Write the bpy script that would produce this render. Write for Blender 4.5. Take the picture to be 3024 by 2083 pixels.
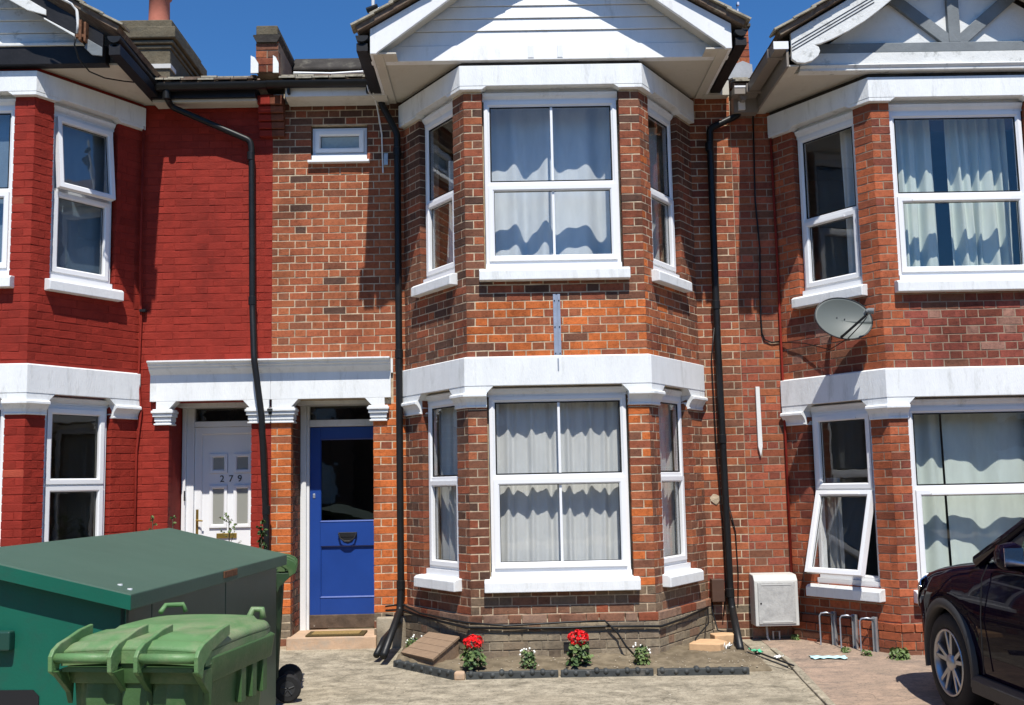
import bpy, bmesh, math, random
from mathutils import Vector, Matrix
R = math.radians
random.seed(7)
for o in list(bpy.data.objects): bpy.data.objects.remove(o)
scene = bpy.context.scene
COL = scene.collection

# ------------------------------------------------------------------ camera
CAMP = Vector((0, -10.0, 1.6))
cam_d = bpy.data.cameras.new('camera'); cam = bpy.data.objects.new('camera', cam_d); COL.objects.link(cam)
cam_d.sensor_width = 36; cam_d.lens = 36 * 3000 / 3024; cam_d.clip_end = 2000; cam_d.clip_start = .05
def cam_axes(p, r, y):
    f = Vector((math.sin(y) * math.cos(p), math.cos(y) * math.cos(p), math.sin(p)))
    rt = Vector((math.cos(y), -math.sin(y), 0)); up = rt.cross(f)
    return math.cos(r) * rt + math.sin(r) * up, -math.sin(r) * rt + math.cos(r) * up, f
cr, cu, cf = cam_axes(R(6.233), R(-1.158), R(.632))
M = Matrix.Identity(4)
for i in range(3):
    M[i][0] = cr[i]; M[i][1] = cu[i]; M[i][2] = -cf[i]; M[i][3] = CAMP[i]
cam.matrix_world = M
cam_d.shift_y = (1103.2 - 1041.5) / 3024
scene.camera = cam
# ------------------------------------------------------------------ sky, sun, exposure
SUN = Vector((.09, -1, 1.71)).normalized()
w = bpy.data.worlds.new('World'); scene.world = w; w.use_nodes = True
nt = w.node_tree; bg = nt.nodes['Background']
sky = nt.nodes.new('ShaderNodeTexSky'); sky.sky_type = 'NISHITA'; sky.sun_disc = False
sky.sun_elevation = math.asin(SUN.z); sky.sun_rotation = math.atan2(SUN.x, SUN.y)
sky.air_density = 1.0; sky.dust_density = .0; sky.ozone_density = 5.0; sky.altitude = 100
tint = nt.nodes.new('ShaderNodeMix'); tint.data_type = 'RGBA'; tint.blend_type = 'MULTIPLY'; tint.inputs[0].default_value = 1
nt.links.new(sky.outputs[0], tint.inputs[6]); tint.inputs[7].default_value = (.53, .99, 1.36, 1)     # clear deep blue summer sky
nt.links.new(tint.outputs[2], bg.inputs[0]); bg.inputs[1].default_value = .085
sl = bpy.data.lights.new('sun', 'SUN'); sl.energy = 5.0; sl.angle = R(.53); sl.color = (1, .955, .88)
so = bpy.data.objects.new('sun', sl); COL.objects.link(so); so.rotation_euler = (-SUN).to_track_quat('-Z', 'Y').to_euler()
so.location = (6, -20, 25)
scene.view_settings.view_transform = 'Standard'; scene.view_settings.look = 'None'
scene.view_settings.gamma = 1; scene.view_settings.use_curve_mapping = False
scene.view_settings.exposure = .24
scene.cycles.max_bounces = 6; scene.cycles.diffuse_bounces = 2; scene.cycles.glossy_bounces = 2; scene.cycles.transparent_max_bounces = 8; scene.cycles.caustics_reflective = False; scene.cycles.caustics_refractive = False

# ------------------------------------------------------------------ materials
MATS = {}
def nodes(name):
    m = bpy.data.materials.new(name); m.use_nodes = True
    t = m.node_tree; b = t.nodes['Principled BSDF']; MATS[name] = m
    return m, t, b
def N(t, kind, **kw):
    n = t.nodes.new(kind)
    for k_, v in kw.items():
        if k_ in n.inputs: n.inputs[k_].default_value = v
        else: setattr(n, k_, v)
    return n
def noise(t, vec, scale, detail=4, rough=.6):
    n = N(t, 'ShaderNodeTexNoise'); n.inputs['Scale'].default_value = scale
    n.inputs['Detail'].default_value = detail; n.inputs['Roughness'].default_value = rough
    t.links.new(vec, n.inputs['Vector']); return n.outputs['Fac']
def ramp(t, src, stops):
    r = N(t, 'ShaderNodeValToRGB'); e = r.color_ramp.elements
    while len(e) < len(stops): e.new(.5)
    for el, (p, c) in zip(e, stops):
        el.position = p; el.color = (*c, 1) if len(c) == 3 else c
    t.links.new(src, r.inputs[0]); return r.outputs[0]
def mixc(t, fac, a, b_, mode='MIX'):
    n = N(t, 'ShaderNodeMix', data_type='RGBA', blend_type=mode)
    for s, v in ((n.inputs[0], fac), (n.inputs[6], a), (n.inputs[7], b_)):
        if hasattr(v, 'links'): t.links.new(v, s)
        else: s.default_value = v if isinstance(v, (int, float)) else (*v, 1)
    return n.outputs[2]
def pos(t, sc=(1, 1, 1)):
    g = N(t, 'ShaderNodeNewGeometry'); mp = N(t, 'ShaderNodeMapping'); mp.inputs['Scale'].default_value = sc
    t.links.new(g.outputs['Position'], mp.inputs['Vector']); return mp.outputs[0]
def bump(t, b, h, strength, dist=.01):
    n = N(t, 'ShaderNodeBump'); n.inputs['Strength'].default_value = strength; n.inputs['Distance'].default_value = dist
    t.links.new(h, n.inputs['Height']); t.links.new(n.outputs[0], b.inputs['Normal'])
def mat(name, col, rough=.6, var=.12, scale=6, bmp=.15, bscale=70, spec=.5, col2=None, stain=None, stainp=(.55, .72), sscale=3, metal=0, coat=0, stretch=(1, 1, 1), rvar=0):
    m, t, b = nodes(name); p = pos(t, stretch)
    lo = tuple(c * (1 - var) for c in col); hi = col2 or tuple(min(1, c * (1 + var)) for c in col)
    c = ramp(t, noise(t, p, scale, 5), [(.3, lo), (.7, hi)])
    if stain:
        f = ramp(t, noise(t, p, sscale, 7, .7), [(stainp[0], (0, 0, 0)), (stainp[1], (1, 1, 1))])
        c = mixc(t, f, c, stain)
    t.links.new(c, b.inputs['Base Color'])
    b.inputs['Roughness'].default_value = rough; b.inputs['Metallic'].default_value = metal
    b.inputs['Specular IOR Level'].default_value = spec; b.inputs['Coat Weight'].default_value = coat
    if rvar:
        rr = N(t, 'ShaderNodeMapRange'); rr.inputs['To Min'].default_value = max(0, rough - rvar); rr.inputs['To Max'].default_value = min(1, rough + rvar)
        t.links.new(noise(t, p, scale * 2.3, 5), rr.inputs[0]); t.links.new(rr.outputs[0], b.inputs['Roughness'])
    if bmp: bump(t, b, noise(t, p, bscale, 6, .65), bmp)
    return m
def brick_mat(name, attr, paint=False):
    m, t, b = nodes(name); p = pos(t)
    if attr: a = N(t, 'ShaderNodeAttribute', attribute_name='tone'); base = a.outputs['Color']
    else: a = N(t, 'ShaderNodeObjectInfo'); base = a.outputs['Color']
    if paint:
        c = mixc(t, ramp(t, noise(t, p, 9, 5), [(.35, (.86, .86, .86)), (.7, (1.1, 1.1, 1.1))]), (0, 0, 0), base, 'MIX')
        c = mixc(t, 1, base, ramp(t, noise(t, p, 11, 6), [(.3, (.84, .84, .84)), (.72, (1.08, 1.05, 1.05))]), 'MULTIPLY')
        c = mixc(t, 1, c, ramp(t, noise(t, pos(t, (1, 1, .5)), 1.5, 6, .65), [(.34, (.76, .78, .8)), (.52, (1, 1, 1)), (.72, (1.12, 1.25, 1.2))]), 'MULTIPLY')
        f = ramp(t, noise(t, p, 26, 4), [(.755, (0, 0, 0)), (.775, (1, 1, 1))]); c = mixc(t, f, c, (.5, .2, .13))
        b.inputs['Roughness'].default_value = .7; b.inputs['Specular IOR Level'].default_value = .15; bump(t, b, noise(t, p, 60, 6, .7), .5)
    else:
        c = mixc(t, 1, base, ramp(t, noise(t, p, 28, 6, .7), [(.28, (.62, .6, .6)), (.5, (1, 1, 1)), (.76, (1.22, 1.15, 1.1))]), 'MULTIPLY')
        f = ramp(t, noise(t, p, 75, 3), [(.66, (0, 0, 0)), (.72, (1, 1, 1))]); c = mixc(t, f, c, (.06, .035, .028))
        f = ramp(t, noise(t, p, 24, 5), [(.72, (0, 0, 0)), (.77, (.55, .55, .55))]); c = mixc(t, f, c, (.46, .34, .25))
        c = mixc(t, 1, c, ramp(t, noise(t, pos(t, (1, 1, .55)), 1.7, 5, .65), [(.36, (.60, .58, .58)), (.52, (1, 1, 1)), (.7, (1.12, 1.08, 1.0))]), 'MULTIPLY')
        b.inputs['Roughness'].default_value = .88; b.inputs['Specular IOR Level'].default_value = .25
        bump(t, b, noise(t, p, 110, 6, .75), .6)
    t.links.new(c, b.inputs['Base Color']); return m
def glass_mat(name, tint=(.985, .99, .985), gain=1.5, base=.0):
    m = bpy.data.materials.new(name); m.use_nodes = True; t = m.node_tree; t.nodes.clear()
    out = N(t, 'ShaderNodeOutputMaterial'); tr = N(t, 'ShaderNodeBsdfTransparent'); tr.inputs[0].default_value = (*tint, 1)
    gl = N(t, 'ShaderNodeBsdfGlossy'); gl.inputs['Roughness'].default_value = .015
    fr = N(t, 'ShaderNodeFresnel'); ge = N(t, 'ShaderNodeNewGeometry')   # same reflectance from both faces of the sheet
    io = N(t, 'ShaderNodeMath', operation='MULTIPLY_ADD'); io.inputs[1].default_value = 1 / 1.5 - 1.5; io.inputs[2].default_value = 1.5
    t.links.new(ge.outputs['Backfacing'], io.inputs[0]); t.links.new(io.outputs[0], fr.inputs[0])
    ma = N(t, 'ShaderNodeMath', operation='MULTIPLY_ADD', use_clamp=True); ma.inputs[1].default_value = gain; ma.inputs[2].default_value = base
    mx = N(t, 'ShaderNodeMixShader')
    t.links.new(fr.outputs[0], ma.inputs[0]); t.links.new(ma.outputs[0], mx.inputs[0])
    t.links.new(tr.outputs[0], mx.inputs[1]); t.links.new(gl.outputs[0], mx.inputs[2]); t.links.new(mx.outputs[0], out.inputs[0])
    p = pos(t); bn = N(t, 'ShaderNodeBump'); bn.inputs['Strength'].default_value = .05; bn.inputs['Distance'].default_value = .02
    t.links.new(noise(t, p, 3.5, 2), bn.inputs['Height']); t.links.new(bn.outputs[0], gl.inputs['Normal'])
    MATS[name] = m; return m
def cloth_mat(name, col, trans=.35):
    m, t, b = nodes(name); p = pos(t, (1, 1, .3))
    c = ramp(t, noise(t, p, 14, 4), [(.3, tuple(v * .88 for v in col)), (.7, col)])
    t.links.new(c, b.inputs['Base Color']); b.inputs['Roughness'].default_value = .9; b.inputs['Specular IOR Level'].default_value = .1
    tl = N(t, 'ShaderNodeBsdfTranslucent'); t.links.new(c, tl.inputs[0])
    mx = N(t, 'ShaderNodeMixShader'); mx.inputs[0].default_value = trans
    t.links.new(b.outputs[0], mx.inputs[1]); t.links.new(tl.outputs[0], mx.inputs[2]); t.links.new(mx.outputs[0], t.nodes['Material Output'].inputs[0])
    return m
brick_mat('brick_single', False); brick_mat('brick_mass', True)
brick_mat('paint_single', False, True); brick_mat('paint_mass', True, True)
mat('mortar_cream', (.56, .45, .315), .95, .25, 14, .5, 90, .2, stain=(.27, .21, .15), stainp=(.46, .70), sscale=2.4)
mat('mortar_grey', (.31, .235, .17), .95, .22, 10, .5, 90, .2, stain=(.22, .17, .13), stainp=(.5, .75), sscale=2.2)
mat('mortar_red', (.25, .026, .017), .75, .15, 9, .4, 60, .15)
mat('mortar_dirty', (.34, .29, .215), .95, .25, 5, .6, 60, .2, stain=(.17, .14, .10), stainp=(.45, .7), sscale=3)
mat('stone_white', (.80, .82, .82), .62, .05, 3, .4, 28, .35, stain=(.47, .48, .45), stainp=(.54, .84), sscale=3.2, stretch=(3.2, 3.2, .7))
mat('timber_white', (.79, .80, .80), .5, .05, 2.5, .15, 30, .4, stain=(.50, .49, .45), stainp=(.56, .84), sscale=3.5, stretch=(2.4, 2.4, .8))
mat('timber_old_white', (.70, .71, .69), .65, .07, 4, .4, 40, .3, stain=(.30, .31, .29), stainp=(.56, .72), sscale=7)
mat('soffit_cream', (.56, .53, .46), .7, .08, 2, .2, 25, .3, stain=(.40, .36, .29), stainp=(.55, .8), sscale=4)
mat('upvc', (.84, .85, .86), .28, .015, 3, 0, spec=.5)
mat('upvc_grubby', (.74, .75, .73), .4, .03, 3, 0, stain=(.48, .46, .41), stainp=(.6, .8), sscale=9)
mat('black_plastic', (.011, .0115, .012), .42, .25, 6, .08, 20, .3, rvar=.1)
mat('black_paint', (.013, .013, .015), .5, .3, 5, .2, 30, .25, stain=(.16, .17, .18), stainp=(.68, .78), sscale=9)
mat('grey_paint', (.17, .19, .20), .6, .15, 5, .3, 40, .4, stain=(.42, .43, .43), stainp=(.64, .76), sscale=8)
mat('grey_plastic', (.25, .22, .19), .45, .05, 4, 0)
mat('render_white', (.74, .75, .73), .8, .06, 3, .6, 14, .3, stain=(.40, .39, .36), stainp=(.58, .78), sscale=5)
mat('tile_brown', (.16, .115, .085), .9, .3, 14, .6, 50, .2, stain=(.30, .28, .21), stainp=(.55, .72), sscale=12)
mat('tile_edge', (.36, .33, .26), .9, .25, 14, .6, 50, .2, stain=(.12, .10, .08), stainp=(.55, .7), sscale=12)
mat('stack_stone', (.135, .115, .078), .95, .25, 9, .9, 30, .2, stain=(.12, .11, .08), stainp=(.5, .7), sscale=6)
mat('clay_pot', (.50, .17, .11), .8, .1, 6, .2, 40, .3)
mat('lead', (.33, .35, .37), .6, .2, 5, .3, 20, .4, stain=(.6, .62, .62), stainp=(.6, .75), sscale=6)
mat('felt_black', (.05, .045, .04), .9, .3, 8, .6, 30, .2, stain=(.16, .15, .12), stainp=(.55, .75), sscale=5)  # roofing felt; also the painted shade of the friezes and halls
mat('blue_door', (.014, .056, .27), .36, .08, 3, .08, 25, .5)
mat('blue_recess', (.014, .056, .27), .34, .08, 3, .08, 25, .5)
mat('dark_metal', (.03, .03, .032), .4, .2, 8, .1, 40, .5, metal=.4)
mat('brass', (.55, .38, .10), .32, .15, 12, 0, metal=.9)
mat('steel', (.50, .54, .60), .42, .12, 9, .1, 30, metal=.75)
mat('galv', (.46, .48, .49), .5, .15, 14, .1, 40, metal=.6)
mat('threshold', (.10, .07, .05), .8, .4, 9, .5, 30, .3, stain=(.42, .38, .33), stainp=(.62, .72), sscale=11)
mat('step_stone', (.52, .36, .24), .9, .15, 6, .5, 40, .2, stain=(.40, .34, .27), stainp=(.5, .7), sscale=5)
mat('coir', (.34, .23, .09), .98, .3, 90, 1, 160, .1)
mat('coir_dark', (.11, .08, .035), .98, .3, 90, 1, 160, .1)
mat('dark_room', (.27, .26, .235), .9, .1, 2, 0)
mat('room_floor', (.14, .10, .07), .8, .1, 2, 0)
mat('wood_box', (.27, .185, .12), .8, .18, 7, .35, 60, .3, stretch=(1, 8, 8))
mat('soil', (.21, .17, .115), .98, .3, 9, 1, 55, .1, stain=(.12, .095, .062), stainp=(.45, .65), sscale=4)
mat('edging', (.045, .05, .05), .62, .3, 9, .25, 40, .4, stain=(.16, .15, .13), stainp=(.56, .74), sscale=7)
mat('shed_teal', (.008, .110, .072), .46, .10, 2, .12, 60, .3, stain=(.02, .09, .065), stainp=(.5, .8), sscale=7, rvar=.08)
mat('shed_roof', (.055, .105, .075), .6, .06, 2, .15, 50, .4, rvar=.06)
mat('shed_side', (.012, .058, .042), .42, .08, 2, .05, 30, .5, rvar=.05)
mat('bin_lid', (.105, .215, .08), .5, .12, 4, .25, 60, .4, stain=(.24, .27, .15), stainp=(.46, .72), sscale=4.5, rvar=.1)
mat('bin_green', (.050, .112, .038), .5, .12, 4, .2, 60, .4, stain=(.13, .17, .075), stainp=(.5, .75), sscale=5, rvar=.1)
mat('bin_green_shade', (.022, .05, .022), .5, .15, 5, .2, 60, .4, stain=(.06, .075, .04), stainp=(.5, .75), sscale=6)  # bin green darkened, with shade put into the colour
mat('rubber', (.016, .016, .017), .75, .2, 20, .2, 80, .3)
mat('car_paint', (.006, .0035, .012), .3, .05, 2, 0, spec=.0, coat=.36)
mat('car_plastic', (.03, .031, .033), .55, .1, 20, .2, 120, .4)
mat('car_chrome', (.62, .62, .64), .14, .03, 4, 0, metal=1)
mat('alloy', (.42, .43, .45), .33, .06, 5, 0, metal=.85)
mat('dish_grey', (.125, .14, .128), .5, .05, 3, .05, 30, .4)
mat('meter_white', (.47, .47, .45), .7, .08, 12, .3, 60, .3, stain=(.36, .36, .35), stainp=(.45, .66), sscale=16)
mat('meter_frame', (.58, .58, .55), .55, .05, 8, .1, 40, .3, stain=(.45, .45, .43), stainp=(.58, .8), sscale=10)
mat('brown_plastic', (.085, .045, .03), .5, .1, 5, .1, 30, .4)
mat('orange_stone', (.62, .40, .22), .85, .12, 9, .4, 40, .3)
mat('litter_white', (.80, .82, .80), .7, .05, 9, .2, 40, .3)
mat('litter_green', (.10, .55, .30), .4, .1, 9, .1, 40, .4)
mat('litter_blue', (.50, .76, .80), .75, .06, 20, .2, 60, .2)
mat('leaf', (.055, .10, .03), .55, .35, 22, 0, spec=.4)
mat('leaf_light', (.115, .17, .05), .55, .3, 22, 0, spec=.4)
mat('stem', (.09, .075, .04), .8, .2, 20, 0)
mat('petal_red', (.78, .012, .016), .5, .18, 60, 0, spec=.3)
mat('petal_white', (.82, .82, .76), .5, .05, 60, 0, spec=.3)
mat('black_ink', (.012, .012, .014), .5, 0, 4, 0)
mat('cable_white', (.74, .74, .72), .45, .05, 9, 0)
mat('frosted', (.36, .43, .43), .3, .1, 30, .3, 90)
mat('rust', (.16, .075, .04), .9, .4, 30, .5, 70, .2)
glass_mat('glass'); glass_mat('glass_dark', (.66, .66, .62), 1.3, .0); glass_mat('car_glass', (.45, .5, .47), 1.6, .02)
glass_mat('glass_blue', (.85, .88, .9), 2.0, .02)
cloth_mat('net_white', (.86, .87, .86), .15); cloth_mat('curtain_blue', (.84, .88, .90), .12); cloth_mat('curtain_mint', (.80, .89, .82), .12); cloth_mat('sheet_grey_blue', (.42, .50, .55), .1); cloth_mat('curtain_dim', (.48, .48, .46), .3)
def concrete(name, light, dark, warm, streak=(1, 1.25, 1)):
    m, t, b = nodes(name); p = pos(t, streak)
    mid = tuple((x * .55 + y * .45) for x, y in zip(light, dark))
    c = ramp(t, noise(t, p, 5.5, 9, .80), [(.36, dark), (.47, mid), (.56, light), (.68, tuple(min(1, x * 1.22) for x in light))])
    c = mixc(t, ramp(t, noise(t, pos(t), .8, 4), [(.45, (0, 0, 0)), (.7, (.55, .55, .55))]), c, warm)
    c = mixc(t, ramp(t, noise(t, pos(t), 45, 4, .8), [(.36, (.8, .8, .8)), (.46, (0, 0, 0))]), c, tuple(x * .6 for x in dark))
    c = mixc(t, ramp(t, noise(t, pos(t), 60, 4, .8), [(.60, (0, 0, 0)), (.68, (.7, .7, .7))]), c, tuple(min(1, x * 1.4) for x in light))
    # hairline cracks, old damp patches and pale worn scabs
    vp = N(t, 'ShaderNodeVectorMath', operation='ADD'); nz = N(t, 'ShaderNodeTexNoise'); nz.inputs['Scale'].default_value = 2.2; t.links.new(pos(t), nz.inputs['Vector'])
    t.links.new(pos(t), vp.inputs[0]); t.links.new(nz.outputs['Color'], vp.inputs[1])
    vo = N(t, 'ShaderNodeTexVoronoi', feature='DISTANCE_TO_EDGE'); vo.inputs['Scale'].default_value = .55; t.links.new(vp.outputs[0], vo.inputs['Vector'])
    c = mixc(t, ramp(t, vo.outputs['Distance'], [(.0, (.45, .45, .45)), (.008, (0, 0, 0))]), c, tuple(x * .45 for x in dark))
    c = mixc(t, ramp(t, noise(t, pos(t, (1, 2.2, 1)), 1.9, 6, .7), [(.60, (0, 0, 0)), (.68, (.8, .8, .8))]), c, tuple(min(1, x * 1.25) for x in light))
    c = mixc(t, ramp(t, noise(t, pos(t, (1, 1.6, 1)), 1.2, 6, .7), [(.34, (.7, .7, .7)), (.44, (0, 0, 0))]), c, dark)
    t.links.new(c, b.inputs['Base Color']); b.inputs['Roughness'].default_value = .95; b.inputs['Specular IOR Level'].default_value = .2
    bump(t, b, noise(t, p, 34, 7, .78), .55, .01); return m
concrete('concrete', (.41, .36, .27), (.165, .145, .105), (.33, .28, .20))
concrete('paving_pink', (.40, .29, .215), (.22, .175, .14), (.27, .215, .165), (1, 1.6, 1))
mat('grit', (.42, .36, .27), .95, .35, 30, 0, stain=(.66, .63, .56), stainp=(.6, .64), sscale=14)
mat('corbel_brick', (.17, .06, .035), .9, .3, 12, .5, 60, .2)
mat('asphalt', (.05, .05, .052), .95, .3, 6, .8, 60, .2)

# ------------------------------------------------------------------ mesh builder
WL = {}
def frame(O, P):
    """face frame: u along O->P, d outward, z up"""
    e = Vector((P[0] - O[0], P[1] - O[1])); L = e.length; e /= L; n = Vector((e.y, -e.x))
    def T(u, d, z): return Vector((O[0] + u * e.x + d * n.x, O[1] + u * e.y + d * n.y, z))
    T.L = L; T.ang = math.atan2(e.y, e.x); T.n = n; T.e = e; T.O = O
    return T
def W3(x, y, z): return Vector((x, y, z))
def rot_frame(loc, ang, tilt=0):
    Mx = Matrix.Translation(loc) @ Matrix.Rotation(ang, 4, 'Z') @ Matrix.Rotation(tilt, 4, 'X')
    def T(x, y, z): return Mx @ Vector((x, y, z))
    return T
class MB:
    def __init__(s): s.v = []; s.f = []; s.tone = None
    def add(s, pts, faces):
        k = len(s.v); s.v += [tuple(p) for p in pts]; s.f += [tuple(i + k for i in f) for f in faces]; return s
    def box(s, a0, a1, b0, b1, c0, c1, T=W3):
        P = [T(a, b, c) for c in (c0, c1) for b in (b0, b1) for a in (a0, a1)]
        return s.add(P, [(0, 1, 3, 2), (4, 6, 7, 5), (0, 4, 5, 1), (2, 3, 7, 6), (0, 2, 6, 4), (1, 5, 7, 3)])
    def hexa(s, P): return s.add(P, [(0, 1, 3, 2), (4, 6, 7, 5), (0, 4, 5, 1), (2, 3, 7, 6), (0, 2, 6, 4), (1, 5, 7, 3)])
    def prism(s, poly, c0, c1, T):
        n = len(poly); P = [T(a, b, c0) for a, b in poly] + [T(a, b, c1) for a, b in poly]
        return s.add(P, [tuple(range(n))[::-1], tuple(range(n, 2 * n))] + [(i, (i + 1) % n, n + (i + 1) % n, n + i) for i in range(n)])
    def sweep(s, path, prof, closed=True):
        """profile (d,z) swept along 2D path, mitred; d is outward (right of travel)"""
        pts = [Vector(p) for p in path]; ns = []
        seg = [(b - a).normalized() for a, b in zip(pts, pts[1:])]; nn = [Vector((e.y, -e.x)) for e in seg]
        for i in range(len(pts)):
            if i == 0: ns.append(nn[0])
            elif i == len(pts) - 1: ns.append(nn[-1])
            else: ns.append((nn[i - 1] + nn[i]) / (1 + nn[i - 1].dot(nn[i])))
        m = len(prof); P = []
        for p, n in zip(pts, ns):
            P += [(p.x + n.x * d, p.y + n.y * d, z) for d, z in prof]
        F = []
        for i in range(len(pts) - 1):
            for j in range(m):
                j2 = (j + 1) % m; F.append((i * m + j, i * m + j2, (i + 1) * m + j2, (i + 1) * m + j))
        F.append(tuple(range(m))); F.append(tuple((len(pts) - 1) * m + j for j in range(m))[::-1])
        return s.add(P, F)
    def tube(s, pts, r, n=10, cap=True, hollow=0):
        pts = [Vector(p) for p in pts]; rs = r if isinstance(r, (list, tuple)) else [r] * len(pts); rings = []
        up = None
        for i, p in enumerate(pts):
            t = (pts[min(i + 1, len(pts) - 1)] - pts[max(i - 1, 0)]).normalized()
            if up is None: up = Vector((0, 0, 1)) if abs(t.z) < .9 else Vector((1, 0, 0))
            a = t.cross(up).normalized(); up = a.cross(t).normalized()
            rings.append([p + rs[i] * (math.cos(2 * math.pi * k / n) * a + math.sin(2 * math.pi * k / n) * up) for k in range(n)])
        P = [q for g in rings for q in g]; F = []
        for i in range(len(pts) - 1):
            for k in range(n):
                F.append((i * n + k, i * n + (k + 1) % n, (i + 1) * n + (k + 1) % n, (i + 1) * n + k))
        if cap: F += [tuple(range(n))[::-1], tuple((len(pts) - 1) * n + k for k in range(n))]
        return s.add(P, F)
    def disc_cyl(s, c, ax, r, h, n=20, T=None):
        ax = Vector(ax).normalized(); c = Vector(c)
        return s.tube([c - ax * h / 2, c + ax * h / 2], r, n)
    def lathe(s, prof, T, n=24):
        """prof (r, h) about local z axis, T(x,y,z)"""
        P = []
        for r, h in prof:
            P += [T(r * math.cos(2 * math.pi * k / n), r * math.sin(2 * math.pi * k / n), h) for k in range(n)]
        F = []
        for i in range(len(prof) - 1):
            for k in range(n): F.append((i * n + k, i * n + (k + 1) % n, (i + 1) * n + (k + 1) % n, (i + 1) * n + k))
        return s.add(P, F)
    def grid(s, rows):
        m = len(rows[0]); P = [p for r_ in rows for p in r_]
        return s.add(P, [(i * m + j, i * m + j + 1, (i + 1) * m + j + 1, (i + 1) * m + j) for i in range(len(rows) - 1) for j in range(m - 1)])
    def build(s, name, m, parent=None, smooth=False, bevel=0, seg=2, recalc=True, sub=0, solid=0):
        me = bpy.data.meshes.new(name)
        vs = [Vector(p) for p in s.v]
        mn = [min(p[i] for p in vs) for i in range(3)]; mx = [max(p[i] for p in vs) for i in range(3)]
        o_ = Vector(((mn[0] + mx[0]) / 2, (mn[1] + mx[1]) / 2, mn[2]))
        me.from_pydata([p - o_ for p in vs], [], s.f)
        if recalc:
            bm = bmesh.new(); bm.from_mesh(me); bmesh.ops.recalc_face_normals(bm, faces=bm.faces); bm.to_mesh(me); bm.free()
        if smooth:
            for p in me.polygons: p.use_smooth = True
        me.materials.append(MATS[m])
        if s.tone:
            at = me.attributes.new('tone', 'FLOAT_COLOR', 'POINT')
            for i, c in enumerate(s.tone): at.data[i].color = (*c, 1)
        o = bpy.data.objects.new(name, me); COL.objects.link(o)
        if parent: o.parent = parent; o.location = o_ - WL[parent.name]
        else: o.location = o_
        WL[o.name] = o_
        if solid: md = o.modifiers.new('solid', 'SOLIDIFY'); md.thickness = solid; md.offset = 0
        if bevel:
            md = o.modifiers.new('bevel', 'BEVEL'); md.width = bevel; md.segments = seg; md.limit_method = 'ANGLE'; md.angle_limit = R(40); md.harden_normals = False
        if sub: md = o.modifiers.new('sub', 'SUBSURF'); md.levels = sub; md.render_levels = sub
        return o
def tag(o, label=None, cat=None, group=None, kind=None):
    if label: o['label'] = label
    if cat: o['category'] = cat
    if group: o['group'] = group
    if kind: o['kind'] = kind
    return o
def thing(name, loc, label, cat, group=None):
    o = bpy.data.objects.new(name, None); COL.objects.link(o); o.location = loc; WL[o.name] = Vector(loc); o.empty_display_size = .2
    return tag(o, label, cat, group)
def lerp(a, b, t): return a + (b - a) * t
def gz(y): return .07 + .02 * max(-12, min(y, .6))

# ------------------------------------------------------------------ ground
g = MB()
ys = [-400, -60, -14, -12, -8, -4, -2, -.9, .6, 20, 60, 400]
g.grid([[(x, y, gz(y)) for x in (-400, -60, -20, -8, -4, 0, 4, 8, 20, 60, 400)] for y in ys])
tag(g.build('ground', 'concrete'), 'weathered pale concrete forecourt in front of the terrace', kind='structure')
g = MB(); g.grid([[(x, y, gz(y) + .004) for x in (x0, 4, 9)] for y, x0 in ((.1, 2.44), (-.75, 2.42), (-2.9, 2.24), (-6, 2.0), (-9.8, 1.7))])
tag(g.build('neighbour_paving', 'paving_pink'), 'smoother pinkish concrete paving before the right-hand house', kind='structure')
g = MB(); rr_ = random.Random(3)
P0 = [(2.43, -.55), (2.40, -1.2), (2.335, -1.9), (2.255, -2.75), (2.16, -3.9), (2.05, -5.4), (1.9, -7.5)]
g.sweep(P0[::-1], [(-.035, -.2), (.04, -.2), (.036, .035), (-.03, .04)][::-1])
for i, v in enumerate(g.v):
    g.v[i] = (v[0] + rr_.uniform(-.006, .006), v[1], v[2] + gz(v[1]) - .02 + rr_.uniform(-.006, .006) if v[2] > 0 else v[2])
tag(g.build('kerb_edging', 'concrete', bevel=.006), 'narrow raised concrete strip dividing the two forecourts', kind='structure')
g = MB(); g.grid([[(x, y, gz(-12) + .004) for x in (-60, 0, 60)] for y in (-11.5, -21)])
tag(g.build('road', 'asphalt'), 'asphalt street behind the viewpoint', kind='structure')

# ------------------------------------------------------------------ brickwork
BM = {}
def brick_mesh(kind, var, m):
    key = (kind, var, m)
    if key in BM: return BM[key]
    w_ = .215 if kind == 's' else .1025; h = .0650; rn = random.Random((3 if kind == 's' else 5) + var * 31); c = .0025
    def j(): return rn.uniform(-.0028, .0028)
    V = []; x, z = w_ / 2, h / 2
    for sx, sz in ((-1, -1), (1, -1), (1, 1), (-1, 1)): V.append((sx * x + j() * .6, .085, sz * z + j() * .6))
    for sx, sz in ((-1, -1), (1, -1), (1, 1), (-1, 1)): V.append((sx * x + j() * .6, c, sz * z + j() * .6))
    for sx, sz in ((-1, -1), (1, -1), (1, 1), (-1, 1)): V.append((sx * (x - c) + j(), j() * .8, sz * (z - c) + j()))
    F = []
    for a in (0, 4):
        for i in range(4): F.append((a + i, a + (i + 1) % 4, a + 4 + (i + 1) % 4, a + 4 + i))
    F.append((8, 9, 10, 11))
    me = bpy.data.meshes.new('brick'); me.from_pydata(V, [], F); me.materials.append(MATS[m])
    BM[key] = me; return me
def seen(P, nrm):
    d = Vector(P) - CAMP; dep = d.dot(cf)
    if dep < .5: return 0
    x = d.dot(cr) / dep; y = d.dot(cu) / dep
    if abs(x) > .512 or y > .375 or y < -.335: return 0
    c = -(nrm.x * d.x + nrm.y * d.y) / d.length
    return max(0, c) / dep ** 2
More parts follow.
